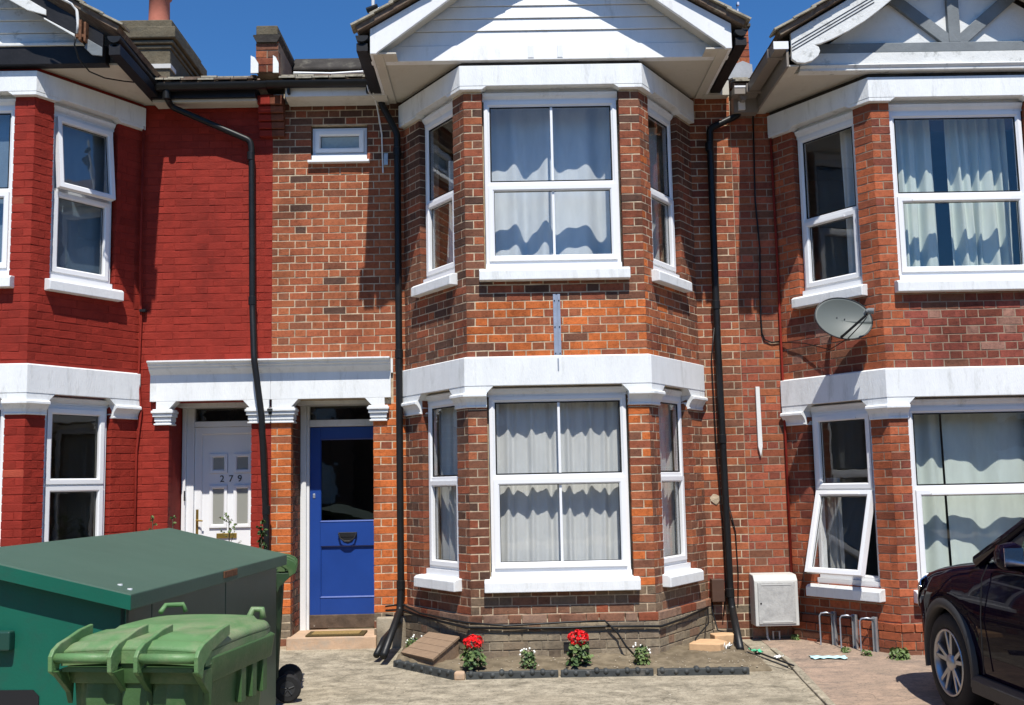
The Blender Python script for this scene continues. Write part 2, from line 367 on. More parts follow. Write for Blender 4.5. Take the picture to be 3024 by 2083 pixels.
def lay(house, faces, single, mass, zb=.02, limit=300):
    items = []
    for f in faces:
        T = f['T']; i = 0; z = zb; rn = random.Random(f.get('seed', 1)); ph = f.get('phase', 0)
        while z < f['z1']:
            zc = z + .0325 + .005
            if zc > f['z0']:
                free = [(f['u0'], f['u1'])]
                for a, b, c, d in f['holes']:
                    if min(d, z + .07) - max(c, z + .005) > .022:
                        nf = []
                        for p, q in free:
                            if b <= p or a >= q: nf.append((p, q)); continue
                            if a > p: nf.append((p, a))
                            if b < q: nf.append((b, q))
                        free = nf
                jn = f.get('joint', .0098); u = -.5 + ph + (.16875 if i % 2 else 0); kind = 0; segs = []
                while u < f['u1']:
                    w_ = (.2150, .1035)[kind]; segs.append((u, u + w_ + .0098 - jn)); u += w_ + .0098; kind ^= 1
                for p, q in free:
                    pc = [[max(a, p), min(b, q)] for a, b in segs if min(b, q) - max(a, p) > .045]
                    if not pc: continue
                    if pc[0][0] - p > .002: pc[0][0] = p
                    if q - pc[-1][1] > .002: pc[-1][1] = q
                    for a, b in pc:
                        k_ = 's' if b - a > .14 else 'h'
                        items.append((T, (a + b) / 2, zc + rn.uniform(-.0012, .0012), b - a, k_, f['tone'](rn, (a + b) / 2, zc), f['wall'], rn.randrange(5), rn.uniform(.0005, .0025) + f.get('out', 0)))
            z += .075; i += 1
    sc = [(seen(T(u, 0, z), T.n) * w_, n) for n, (T, u, z, w_, *_) in enumerate(items)]
    top = set(n for s, n in sorted(sc, reverse=True)[:limit] if s > 0)
    mb = MB(); mb.tone = []
    for n, (T, u, z, w_, k_, col, wall, var, dd) in enumerate(items):
        me = brick_mesh(k_, var, single if n in top else mass); sx = w_ / (.215 if k_ == 's' else .1025)
        if n in top:
            o = bpy.data.objects.new('brick', me); COL.objects.link(o); o.parent = wall
            o.location = T(u, dd, z) - WL[wall.name]; o.rotation_euler = (0, 0, T.ang); o.scale = (sx, 1, 1); o.color = (*col, 1)
        else:
            mb.add([T(u + v.co.x * sx, dd - v.co.y, z + v.co.z) for v in me.vertices], [tuple(p.vertices) for p in me.polygons])
            mb.tone += [col] * len(me.vertices)
    o = mb.build('brickwork', mass, house, recalc=True); o['kind'] = 'stuff'
def pick(rn, pal):
    t = rn.random() * sum(w_ for w_, _ in pal)
    for w_, c in pal:
        t -= w_
        if t <= 0: break
    k_ = rn.uniform(.85, 1.15); return tuple(v * k_ for v in c)
ORG, RED_, BRN, DRK, BRT, GRY, PUR, PNK = (.37, .118, .052), (.285, .085, .044), (.20, .084, .05), (.115, .06, .042), (.58, .155, .042), (.21, .165, .115), (.245, .070, .044), (.36, .19, .14)
def wall_slab(house, T, u0, u1, z0, z1, holes, m, name='wall', th=.22, e=.004, zstep=None):
    us = sorted(set([u0, u1] + [v for h in holes for v in (h[0] - e, h[1] + e) if u0 < v < u1]))
    zs = sorted(set([z0, z1] + [v for h in holes for v in (h[2] - e, h[3] + e) if z0 < v < z1]))
    mb = MB()
    for a, b in zip(us, us[1:]):
        run = None
        for c, d in list(zip(zs, zs[1:])) + [(None, None)]:
            solid = c is not None and not any(h[0] - e < (a + b) / 2 < h[1] + e and h[2] - e < (c + d) / 2 < h[3] + e for h in holes)
            if solid: run = (run[0], d) if run else (c, d)
            elif run: mb.box(a, b, -th, -.0015, run[0], run[1], T); run = None
    return mb.build(name, m, house)

# ------------------------------------------------------------------ windows
def rect_frame(mb, T, u0, u1, z0, z1, w_, d0, d1, wb=None):
    wb = wb or w_
    # mitred frame with a chamfered face
    c = .012
    for (a, b) in (((u0, z0), (u1, z0)), ((u1, z0), (u1, z1)), ((u1, z1), (u0, z1)), ((u0, z1), (u0, z0))): pass
    O = [(u0, z0), (u1, z0), (u1, z1), (u0, z1)]; I = [(u0 + w_, z0 + wb), (u1 - w_, z0 + wb), (u1 - w_, z1 - w_), (u0 + w_, z1 - w_)]
    I2 = [(u0 + w_ - c, z0 + wb - c), (u1 - w_ + c, z0 + wb - c), (u1 - w_ + c, z1 - w_ + c), (u0 + w_ - c, z1 - w_ + c)]
    P = [T(u, d0, z) for u, z in O] + [T(u, d1, z) for u, z in O] + [T(u, d1, z) for u, z in I2] + [T(u, d1 - .01, z) for u, z in I] + [T(u, d0, z) for u, z in I]
    F = []
    for i in range(4):
        j = (i + 1) % 4
        for a, b in ((0, 4), (4, 8), (8, 12), (12, 16), (16, 0)): F.append((a + i, a + j, b + j, b + i))
    mb.add(P, F)
def window(house, T, u0, u1, z0, z1, zt, d=-.055, bar=True, glass='glass', sill=True, sillz=None, opent=0, openb=0, upvc='upvc', topsash=False, vent=False, label=None, sx=.055):
    mb = MB(); rect_frame(mb, T, u0, u1, z0, z1, .042, d - .07, d)
    mb.box(u0 + .04, u1 - .04, d - .06, d - .006, zt - .022, zt + .022, T)
    mb.box(u0 - .004, u1 + .004, d - .05, d + .035, z0 - .062, z0 - .002, T)
    wn = mb.build('window', upvc, house)
    if sill:
        hb_ = MB(); hb_.box(u0 - .014, u1 + .014, d - .12, d - .004, z1 + .001, z1 + .125, T); hb_.build('head_board', 'timber_white', wn)
        hb_ = MB(); hb_.prism([(d - .004, z1 + .02), (d + .02, z1 + .045), (d + .03, z1 + .07), (d - .004, z1 + .088)], u0 - .01, u1 + .01, lambda a, b, c: T(c, a, b)); hb_.build('head_moulding', 'timber_white', wn)
    if label: wn['label'] = label
    for za, zb_, op, big in ((zt + .022, z1 - .042, opent, topsash), (z0 + .042, zt - .022, openb, True)):
        if za > zb_: continue
        ua, ub = u0 + .042, u1 - .042; out = 0
        if op:
            pz = zb_ ; s, c = math.sin(op), math.cos(op); base = T
            def TT(u, dd, z, pz=pz, s=s, c=c, base=base):
                r_ = pz - z; q = dd - d
                return base(u, d + .02 + r_ * s + q * c, pz - r_ * c + q * s)
            TT.n = T.n
        else: TT = T
        w_ = .05 if big else .016
        ov = .012 if big else 0
        s_ = MB(); rect_frame(s_, TT, ua - ov, ub + ov, za - ov, zb_ + ov, w_, d - .045, d + (.018 if big else -.012))
        so_ = s_.build('sash', upvc, wn)
        q = MB(); q.box(ua - ov + w_ - .006, ub + ov - w_ + .006, d - .026, d - .020, za - ov + w_ - .006, zb_ + ov - w_ + .006, TT); q.build('pane', glass, wn)
        # dark gasket line
        q = MB(); gk = MB(); e = w_ - ov; rect_frame(gk, TT, ua + e - .003, ub - e + .003, za + e - .003, zb_ - e + .003, .008, d - .019, d - .014 ); gk.build('gasket', 'black_plastic', wn)
        if bar:
            um = (ua + ub) / 2 + .01
            q = MB(); q.box(um - .011, um + .011, d - .0195, d - .008, za + e + .002, zb_ - e - .002, TT); q.build('glazing_bar', upvc, wn)
        if vent and big:
            q = MB(); q.box(ua + .12, ub - .12, d + .019, d + .03, zb_ - .03, zb_ - .014, TT); q.build('trickle_vent', upvc, wn)
    if sill:
        zz = sillz or z0 - .065
        s = MB(); h = .105
        s.prism([(-.12, zz - h), (.085, zz - h), (.085, zz - .018), (.06, zz), (-.12, zz + .02)], u0 - sx - .01, u1 + sx + .01, lambda a, b, c: T(c, a, b))
        s.build('window_sill', 'stone_white', wn, bevel=.006)
    return wn
def curtain(label, T, u0, u1, z0, z1, d, m, n=9, amp=.025, seed=1, gap=None, flare=0, group=None):
    rn = random.Random(seed); mb = MB(); nu = max(24, int((u1 - u0) * 110)); nz = 14
    ph = [rn.uniform(0, 6.3) for _ in range(4)]; fr = [n * rn.uniform(.85, 1.15), n * 1.7, n * .45]
    rows = []
    for j in range(nz + 1):
        t = j / nz; z = lerp(z1, z0, t); row = []
        for i in range(nu + 1):
            s = i / nu; u = lerp(u0, u1, s)
            a = amp * (1 + .3 * t)
            w_ = a * math.sin(6.283 * fr[0] * s + ph[0] + .5 * math.sin(3 * t + ph[3])) + a * .45 * math.sin(6.283 * fr[1] * s + ph[1] + t * 1.2) + a * .6 * math.sin(6.283 * fr[2] * s + ph[2] - t)
            if flare: u += flare * t * math.sin(6.283 * s * 1.5 + ph[1]) * .5
            row.append(T(u, d + w_, z + (.012 * math.sin(6.283 * fr[0] * s) if j == nz else 0)))
        rows.append(row)
    mb.grid(rows)
    return tag(mb.build('curtain', m, None, smooth=True), label, 'curtain', group)

# ------------------------------------------------------------------ bays
def bay(house, xs, dz, st, tones, mort, skip_left=False):
    wl, fl, fr, wr = xs; Y = -.95; th = .21
    TL, TF, TR = frame((wl, 0), (fl, Y)), frame((fl, Y), (fr, Y)), frame((fr, Y), (wr, 0))
    L = TL.L; F = TF.L; c0, c1 = st.get('c', (.19, .82)); f0, f1 = .17, F - .185
    z = lambda v: v + dz
    op = {}
    for nm, T, a, b in (('l', TL, L - c1, L - c0), ('f', TF, f0, f1), ('r', TR, c0, c1)):
        holes = [(a, b, z(.70), z(2.47)), (a, b, z(3.46), z(5.27))]; op[nm] = (T, a, b)
        wl_ = wall_slab(house, T, .004, T.L - .004, -.1, z(5.49), holes, mort, 'bay_wall')
        bh = [(a, b, z(.77), z(2.47)), (a, b, z(3.53), z(5.26)), (-1, 9, z(2.40), z(2.745)), (-1, 9, z(5.20), z(5.7))]
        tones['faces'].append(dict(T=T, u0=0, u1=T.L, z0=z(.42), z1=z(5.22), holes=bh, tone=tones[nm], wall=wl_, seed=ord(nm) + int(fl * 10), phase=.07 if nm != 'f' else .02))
        tones['faces'].append(dict(T=T, u0=-.012, u1=T.L + .012, z0=-.02, z1=.44 + dz, holes=[], tone=tones['p'], wall=wl_, seed=ord(nm) + 9, out=.036, phase=.1))
    path = [(wl, 0), (fl, Y), (fr, Y), (wr, 0)]
    def jamb(T, u): p = T(u, 0, 0); return (p.x, p.y)
    piers = [[jamb(TL, L - c0), (fl, Y), jamb(TF, f0)], [jamb(TF, f1), (fr, Y), jamb(TR, c0)], [(wl, 0), jamb(TL, L - c1)], [jamb(TR, c1), (wr, 0)]]
    m = st['stone']
    pl = MB(); pl.sweep(path, [(-.05, -.12), (.03, -.12), (.03, z(.40)), (.0, z(.43)), (-.05, z(.43))]); pl.build('plinth', st['plinth'], house)
    b = MB(); b.sweep(path, [(-th, z(2.475)), (.05, z(2.475)), (.05, z(2.73)), (.012, z(2.742)), (-th, z(2.742))]); b.build('band_course', m, house, bevel=.004)
    for p in piers:
        b = MB()
        b.sweep(p, [(-.06, z(2.412)), (.046, z(2.412)), (.046, z(2.4745)), (-.06, z(2.4745))])
        b.sweep(p, [(-.10, z(2.285)), (.022, z(2.285)), (.026, z(2.297)), (.020, z(2.305)), (.030, z(2.335)), (.060, z(2.372)), (.078, z(2.38)), (.078, z(2.402)), (.064, z(2.413)), (-.10, z(2.413))])
        b.build('capital', m, house, bevel=.003)
    for nm, (T, a, b_) in op.items():
        for u, sg in ((a, 1), (b_, -1)):
            for z0_, z1_, dd, wd in ((2.412, 2.4745, .0455, .06), (5.212, 5.2445, .0525, .045)):
                q = MB(); q.prism([(u - sg * .002, z(z0_)), (u + sg * wd, z(z1_)), (u - sg * .002, z(z1_))][::sg], -.055, dd, lambda x, y, d_: T(x, d_, y)); q.build('lintel_corner', m, house)
    b = MB(); b.sweep(path, [(-th, z(5.245)), (.055, z(5.245)), (.055, z(5.44)), (-th, z(5.44))])
    for p in piers: b.sweep(p, [(-.05, z(5.212)), (.053, z(5.212)), (.053, z(5.2445)), (-.05, z(5.2445))])
    b.build('fascia_band', m, house, bevel=.004)
    b = MB(); b.sweep(path, [(-th, z(5.441)), (.012, z(5.441)), (.012, z(5.49)), (-th, z(5.49))]); b.build('frieze', st['frieze'], house)  # strip below the soffit; where black, eave shade is painted in
    # floors within the bay
    for za, zb_ in ((z(2.5), z(2.7)), (z(5.3), z(5.4)), (-.1, z(.3))):
        q = MB(); q.prism([(wl + .2, .1), (fl + .1, Y + .2), (fr - .1, Y + .2), (wr - .2, .1)], za, zb_, W3); q.build('bay_floor', 'room_floor', house)
    return op
def side_glow(): pass

# ================================================================== MAIN HOUSE
H = thing('terraced_house', (.1, 0, .05), 'orange and brown brick house with blue door and plain white gable, middle of the terrace', 'house', 'terraced houses')
def t_wall(rn, u, z):
    if z < .4: return pick(rn, [(3, GRY), (2, BRN), (1, PNK)])
    if z < 2.5: return pick(rn, [(7, BRT), (3, ORG), (.15, RED_)])
    if z > 4.9: return pick(rn, [(3, BRN), (3, RED_), (2, DRK)])
    return pick(rn, [(6, ORG), (3.2, (.34, .10, .046)), (1.6, (.25, .09, .048)), (.15, DRK)])
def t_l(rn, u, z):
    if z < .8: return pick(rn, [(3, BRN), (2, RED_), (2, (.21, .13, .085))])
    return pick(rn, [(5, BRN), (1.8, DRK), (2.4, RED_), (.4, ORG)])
def t_f(rn, u, z):
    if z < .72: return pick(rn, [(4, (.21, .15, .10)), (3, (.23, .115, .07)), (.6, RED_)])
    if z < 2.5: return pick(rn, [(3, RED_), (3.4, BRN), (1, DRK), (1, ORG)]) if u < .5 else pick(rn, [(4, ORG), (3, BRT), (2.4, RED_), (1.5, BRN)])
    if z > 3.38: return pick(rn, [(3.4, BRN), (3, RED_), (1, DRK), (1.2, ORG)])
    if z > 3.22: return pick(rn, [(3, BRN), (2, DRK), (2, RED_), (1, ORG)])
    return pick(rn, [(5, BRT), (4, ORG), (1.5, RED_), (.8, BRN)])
def t_r(rn, u, z):
    if z < .7: return pick(rn, [(4, (.21, .15, .10)), (3, (.23, .115, .07)), (.6, RED_)])
    if z < 2.5: return pick(rn, [(3, RED_), (2.5, BRN), (2, ORG)])
    if u > .85: return pick(rn, [(3, BRN), (2, RED_), (1, ORG)])
    return pick(rn, [(4, ORG), (3, RED_), (2, BRT), (1.4, BRN)])
def t_p(rn, u, z): return pick(rn, [(5, (.29, .24, .17)), (2, (.24, .19, .135)), (.5, (.26, .165, .11))]) if z < .36 else pick(rn, [(3, (.25, .12, .075)), (2, RED_), (2, (.27, .17, .12))])
mt = dict(l=t_l, f=t_f, r=t_r, p=t_p, faces=[])
opM = bay(H, (-.945, -.30, 1.32, 1.97), 0, dict(stone='stone_white', plinth='mortar_dirty', frieze='felt_black'), mt, 'mortar_cream')  # black frieze is brick with its shade painted in
TW = frame((-2.265, 0), (-.945, 0)); TW2 = frame((1.97, 0), (2.385, 0))
hd = (.195, 1.0, .10, 2.47); hw = (.385, .955, 4.895, 5.26)
wl_ = wall_slab(H, TW, .0, 1.34, -.1, 5.6, [hd, hw], 'mortar_cream')
mt['faces'].append(dict(T=TW, u0=.0, u1=1.32, z0=.1, z1=5.47, holes=[hd, hw, (-1, 1.2, 2.46, 2.875)], tone=t_wall, wall=wl_, seed=5))
def t_w2(rn, u, z): return pick(rn, [(4, ORG), (3, RED_), (2, BRN), (.8, PUR)]) if z > .45 else pick(rn, [(2, GRY), (2, BRN), (1, PNK)])
wl_ = wall_slab(H, TW2, -.02, .415, -.1, 5.6, [], 'mortar_cream')
mt['faces'].append(dict(T=TW2, u0=0, u1=.412, z0=.0, z1=5.47, holes=[], tone=t_w2, wall=wl_, seed=6))
# door reveals (brick piers turning in)
for x0, x1 in ((-2.265, -2.07), (-1.265, -1.10)):
    q = MB(); q.box(x0 + .02, x1 - .006, .2, .62, .05, 2.47); rv_ = q.build('door_reveal', 'mortar_dirty', H)
    if x0 < -2: mt['faces'].append(dict(T=frame((x1, 0), (x1, .62)), u0=.09, u1=.43, z0=.2, z1=2.44, holes=[], tone=t_l, wall=rv_, seed=77))
lay(H, mt['faces'], 'brick_single', 'brick_mass')
def front_windows(house, op, dz, kw):
    out = {}
    for nm, (T, a, b) in op.items():
        for fl_, z0, z1, zt in (('lower', .835, 2.385, 1.655), ('upper', 3.595, 5.135, 4.34)):
            k_ = dict(kw.get((nm, fl_), {})); k_.setdefault('bar', nm == 'f')
            zt2 = k_.pop('zt', zt)
            if k_.pop('skip', False): continue
            out[nm, fl_] = window(house, T, a + .018, b - .018, z0 + dz, z1 + dz, zt2 + dz, **k_)
    return out
front_windows(H, opM, 0, {('f', 'lower'): dict(label='ground floor bay window front with net curtain'), ('f', 'upper'): dict(label='first floor bay window front', topsash=False)})
window(H, TW, .395, .945, 4.955, 5.245, 4.955 + .022, bar=False, glass='frosted', sill=False, topsash=True, d=-.045, label='small high toilet window over the blue door')
q = MB(); q.prism([(-.1, 4.86), (.06, 4.86), (.06, 4.885), (-.1, 4.90)], .36, .98, lambda a, b, c: TW(c, a, b)); q.build('window_sill', 'upvc', H, bevel=.004)
# curtains and rooms of the middle house
T, a, b = opM['f']
curtain('white net curtain hanging behind the front ground floor bay window above the flowers', T, a - .05, b + .05, .72, 2.45, -.20, 'net_white', 12, .013, 3, flare=.03)
curtain('pale blue curtain behind the front first floor window of the middle bay', T, a - .10, b + .12, 3.46, 5.2, -.34, 'curtain_blue', 5, .026, 8, flare=.12)
T, a, b = opM['l']
curtain('grey net curtain in the left side pane of the middle ground floor bay', T, a - .28, b + .06, .72, 2.45, -.20, 'net_white', 9, .02, 5)
curtain('drawn back pale curtain in the left side pane of the middle first floor bay', T, a + .10, b + .06, 3.46, 4.75, -.24, 'net_white', 4, .03, 12, flare=.1)
T, a, b = opM['r']
curtain('grey net curtain in the right side pane of the middle ground floor bay', T, a - .06, b + .28, .72, 2.45, -.20, 'net_white', 9, .02, 6)
curtain('pale curtain in the right side pane of the middle first floor bay', T, a - .06, b + .25, 3.46, 5.1, -.24, 'net_white', 5, .03, 14)
def room(house, x0, x1):
    q = MB()
    q.box(x0 + .02, x1 - .02, 3.0, 3.1, -.1, 5.5); q.box(x0 + .02, x0 + .08, .24, 3.0, -.1, 5.5); q.box(x1 - .08, x1 - .02, .24, 3.0, -.1, 5.5)
    q.box(x0 + .08, x1 - .08, .02, 3.0, 2.75, 2.95); q.box(x0 + .02, x1 - .02, .0, 3.1, 5.50, 5.56); q.box(x0 + .08, x1 - .08, .23, 3, -.12, .06)
    q.build('interior', 'dark_room', house)
room(H, -2.265, 2.385)
q = MB(); q.box(-1.12, -1.06, .22, 3, -.1, 2.75); q.build('interior', 'dark_room', H)

# door surround shared cornice, one piece per house
def door_surround(house, x0, x1, caps, end):
    T = frame((x0, 0), (x1, 0)); L = x1 - x0; q = MB()
    e0, e1 = (0, .0) if end == 'r' else (0, 0)
    prof = [(-.02, 2.475), (.045, 2.475), (.045, 2.735), (.06, 2.75), (.075, 2.765), (.10, 2.79), (.105, 2.81), (.125, 2.815), (.13, 2.835), (.16, 2.85), (.16, 2.866), (-.02, 2.876)]
    q.prism([(d, z) for d, z in prof], 0, L, lambda a, b, c: T(c, a, b)); q.build('door_cornice', 'stone_white', house, bevel=.003)
    for c0_, c1_ in caps:
        b = MB(); Tc = frame((c0_, 0), (c1_, 0)); Lc = c1_ - c0_
        for d0, z0, z1, ex in ((.035, 2.245, 2.262, .012), (.022, 2.262, 2.28, 0), (.032, 2.28, 2.325, .008), (.05, 2.325, 2.36, .022), (.066, 2.36, 2.385, .032), (.052, 2.385, 2.40, .02), (.0449, 2.40, 2.4745, -.012)):
            b.box(-ex, Lc + ex, -.12, d0, z0, z1, Tc)
        b.build('capital', 'stone_white', house, bevel=.004)
        for u, sg in ((c0_, -1), (c1_, 1)):
            if min(abs(u + 2.265), abs(u + 3.395), abs(u + 1.135)) < .01: continue
            q = MB(); q.prism([(u - sg * .014, 2.40), (u + sg * .055, 2.4748), (u - sg * .014, 2.4748)][::sg], -.10, .0445, lambda x, y, d_: Vector((x, -d_, y))); q.build('lintel_corner', 'stone_white', house)
door_surround(H, -2.265, -1.085, [(-2.264, -2.05), (-1.285, -1.135)], 'r')
q = MB(); q.box(-2.07, -1.265, .20, .62, 2.44, 2.476); q.build('door_head', 'stone_white', H)
q = MB(); q.box(-1.12, -1.065, -.03, .0, 2.72, 2.86); q.build('cornice_stop', 'stone_white', H)
# blue door
yd = .50
q = MB(); q.box(-2.066, -2.005, yd - .07, yd + .05, .18, 2.44); q.box(-2.005, -1.977, yd - .045, yd + .05, .18, 2.44); q.box(-1.977, -1.262, yd - .05, yd + .05, 2.228, 2.298); q.build('door_frame', 'timber_white', H, bevel=.006)
q = MB(); q.box(-1.977, -1.262, yd + .0, yd + .008, 2.298, 2.45); q.build('fanlight', 'glass_dark', H)
q = MB(); q.box(-1.955, -1.262, yd + .2, yd + .22, 2.2, 2.5); q.build('hall_shade_sheet', 'felt_black', H)  # black sheet stands in for the darkness of the unlit hall
x0, x1 = -1.975, -1.264; z0, z1 = .315, 2.225
q = MB()
for a, b, c, d in ((x0, x0 + .105, z0, z1), (x1 - .02, x1, z0, z1), (x0 + .105, x1 - .02, z0, z0 + .185), (x0 + .105, x1 - .02, 1.015, 1.262), (x0 + .105, x1 - .02, 2.10, z1)): q.box(a, b, yd - .02, yd + .03, c, d)
dr = q.build('door', 'blue_door', H, bevel=.004); dr['label'] = 'royal blue front door with dark glass upper half'
q = MB(); q.box(x0 + .1, x1 - .015, yd, yd + .02, z0 + .18, 1.02); q.build('door_panel', 'blue_recess', dr)
q = MB(); T = frame((x0, yd - .02), (x1, yd - .02)); rect_frame(q, T, .10, x1 - x0 - .015, z0 + .18, 1.02, .016, -.022, .004); q.build('panel_moulding', 'blue_door', dr)
q = MB(); rect_frame(q, T, .10, x1 - x0 - .015, 1.257, 2.105, .014, -.022, .004); q.build('glazing_bead', 'blue_door', dr)
q = MB(); q.box(x0 + .1, x1 - .015, yd + .002, yd + .008, 1.255, 2.105); q.build('pane', 'glass_dark', dr)
q = MB(); q.box(x0 + .03, x0 + .055, yd - .026, yd - .02, 1.50, 1.545); q.build('lock', 'steel', dr, bevel=.003)
xm = (x0 + x1) / 2 + .03
q = MB(); q.box(xm - .095, xm + .095, yd - .034, yd - .02, 1.10, 1.15); q.prism([(xm - .07, 1.10), (xm - .045, 1.06), (xm, 1.045), (xm + .045, 1.06), (xm + .07, 1.10)], yd - .03, yd - .02, lambda a, b, c: Vector((a, c, b)))
q.tube([(xm - .09, yd - .05, 1.14), (xm - .07, yd - .06, 1.09), (xm - .03, yd - .06, 1.06), (xm + .03, yd - .06, 1.06), (xm + .07, yd - .06, 1.09), (xm + .09, yd - .05, 1.14)], .009, 8); q.build('letter_plate', 'dark_metal', dr, bevel=.003)
q = MB(); q.box(-2.0, -1.262, yd - .04, yd + .06, .195, .33); q.build('threshold', 'threshold', H, bevel=.008)
q = MB(); q.box(-2.10, -1.24, -.06, .50, .02, .185); q.build('doorstep', 'step_stone', H, bevel=.012)
q = MB(); q.box(-1.24, -.94, -.05, .0, -.02, .36); q.build('wall_base', 'mortar_dirty', H, bevel=.02)
q = MB(); q.box(-1.28, -.95, -.018, -.008, .10, .20); 
# doormat: a thing of its own
mt_ = thing('doormat', (-1.62, .08, .186), 'worn coir doormat with dark border on the step of the blue door', 'doormat')
q = MB(); q.box(-1.92, -1.36, -.045, .235, .187, .203); q.build('mat_backing', 'coir_dark', mt_, bevel=.004)
q = MB(); q.box(-1.87, -1.41, -.01, .20, .2035, .208); q.build('mat_field', 'coir', mt_)

# ---------------- eaves, gable, roof helpers
def gable_roof(house, xc, xl, xr, yf, ze, sl_, tiles=True, right=True, left=True, yb=2.4):
    """two slopes; (xl,ze) eave underside, ridge at xc"""
    for s, xe, do in ((-1, xl, left), (1, xr, right)):
        if not do: continue
        n = Vector((s * sl_, 0, 1)).normalized(); zr = ze + abs(xc - xe) * sl_
        q = MB(); P = []
        for off in (0.0, .045):
            for y in (yf, yb): 
                for x, z in ((xe, ze), (xc, zr)): P.append((x + n.x * off, y, z + n.z * off))
        q.hexa([P[0], P[1], P[2], P[3], P[4], P[5], P[6], P[7]]); rf = q.build('roof', 'tile_brown', house)
        if tiles:
            ln = math.hypot(xc - xe, zr - ze); nn = int(ln / .20); d = Vector((-s, 0, sl_)).normalized(); rn = random.Random(xe)
            for k_ in range(nn):
                a = Vector((xe, yf, ze)) + d * (k_ * .20 - .03) + n * (.034 + .012); t = MB(); ext = .235
                ja = rn.uniform(-.006, .006)
                pts = []
                for oz in (0, .017):
                    for y in (yf - .035 + ja, yf + .15):
                        for l in (0, ext): pts.append(a + d * l + n * (oz + (.014 if l == 0 else 0) + ja * .5) + Vector((0, y - yf, 0)))
                t.hexa(pts); t.build('roof_tile', 'tile_edge', rf)
def half_gutter(house, pts, r, m, name='gutter', n=12, caps=True):
    q = MB(); pts = [Vector(p) for p in pts]; rows = []
    for i, p in enumerate(pts):
        t = (pts[min(i + 1, len(pts) - 1)] - pts[max(i - 1, 0)]).normalized(); a = t.cross(Vector((0, 0, 1))).normalized()
        ring = [p + a * r * math.cos(math.pi + math.pi * k_ / n) + Vector((0, 0, 1)) * r * math.sin(math.pi + math.pi * k_ / n) for k_ in range(n + 1)]
        ring += [p + a * (r - .006) * math.cos(2 * math.pi - math.pi * k_ / n) + Vector((0, 0, 1)) * (r - .006) * math.sin(2 * math.pi - math.pi * k_ / n) for k_ in range(n + 1)]
        rows.append(ring)
    m_ = len(rows[0])
    q.add([v for r_ in rows for v in r_], [(i * m_ + j, i * m_ + (j + 1) % m_, (i + 1) * m_ + (j + 1) % m_, (i + 1) * m_ + j) for i in range(len(rows) - 1) for j in range(m_)])
    if caps:
        for ring in (rows[0], rows[-1]):
            h = ring[:n + 1]; q.add(h, [tuple(range(n + 1))])
    return q.build(name, m, house)
def pipe(house, pts, r=.036, m='black_plastic', joints=(), name='downpipe', out=None):
    q = MB(); P = [Vector(p) for p in pts]; S = [P[0]]
    for i in range(1, len(P) - 1):   # round the bends
        a, b, c = P[i - 1], P[i], P[i + 1]; d1 = min(.045, (b - a).length * .4); d2 = min(.045, (c - b).length * .4)
        p0 = b + (a - b).normalized() * d1; p2 = b + (c - b).normalized() * d2
        for t in (0, .25, .5, .75, 1): S.append(p0 * (1 - t) ** 2 + b * 2 * t * (1 - t) + p2 * t ** 2)
    S.append(P[-1]); q.tube(S, r, 14)
    o = q.build(name, m, house, smooth=True)
    for p, d in joints:
        p = Vector(p); d = Vector(d).normalized(); q = MB(); q.tube([p - d * .045, p - d * .04, p + d * .04, p + d * .045], [r, r + .007, r + .007, r], 14); q.build('pipe_collar', m, o)
    return o

# ---------------- main house eaves and gable
zs = 5.49
q = MB(); q.prism([(-1.10, .02), (-1.10, -.985), (2.12, -.985), (2.12, .02)], zs + .001, zs + .02, W3); q.build('soffit', 'soffit_cream', H)
for s, x in ((-1, -1.10), (1, 2.12)):   # eave side boards
    q = MB(); q.box(min(x, x + s * .025), max(x, x + s * .025), -1.19, .0, zs - .012, zs + .16); q.build('eave_fascia', 'timber_white', H)
    q = MB(); q.box(min(x - s * .09, x - s * .001), max(x - s * .09, x - s * .001), -1.19, -.005, zs - .014, zs + .0005); q.build('soffit_bead', 'soffit_cream', H, bevel=.004)
yc = -.985
bz = [5.485, 5.635, 5.775, 5.895, 6.015, 6.135, 6.255, 6.375, 6.50]
xc = .51
for i in range(len(bz) - 1):
    za, zb_ = bz[i], bz[i + 1]; hw_ = max(.1, 1.60 - max(0, (za - 5.49)) / .75 + .05)
    hw2 = max(.05, 1.60 - max(0, (zb_ - 5.49)) / .75 + .05); thk = .035 if i == 0 else .018
    q = MB(); x_ = lambda v: xc + v
    q.hexa([Vector((x_(-hw_), yc + .05, za)), Vector((x_(hw_), yc + .05, za)), Vector((x_(-hw_), yc - thk, za)), Vector((x_(hw_), yc - thk, za)),
            Vector((x_(-hw2), yc + .05, zb_ - .004)), Vector((x_(hw2), yc + .05, zb_ - .004)), Vector((x_(-hw2), yc - thk * .25 - (.018 if i == 0 else 0), zb_ - .004)), Vector((x_(hw2), yc - thk * .25 - (.018 if i == 0 else 0), zb_ - .004))])
    q.build('cladding_board', 'timber_white', H, bevel=.002)
for xa, xb in ((.305, .36), (.575, .625)):
    q = MB(); q.box(xa, xb, yc - .039, yc - .0, 5.50, 5.62); q.build('joint_cover', 'timber_white', H, bevel=.002)
def barge(house, poly, y0, y1, m, name='barge_board', bev=.004):
    q = MB(); q.prism(poly, y0, y1, lambda a, b, c: Vector((a, c, b))); return q.build(name, m, house, bevel=bev)
yb0, yb1 = -1.235, -1.20
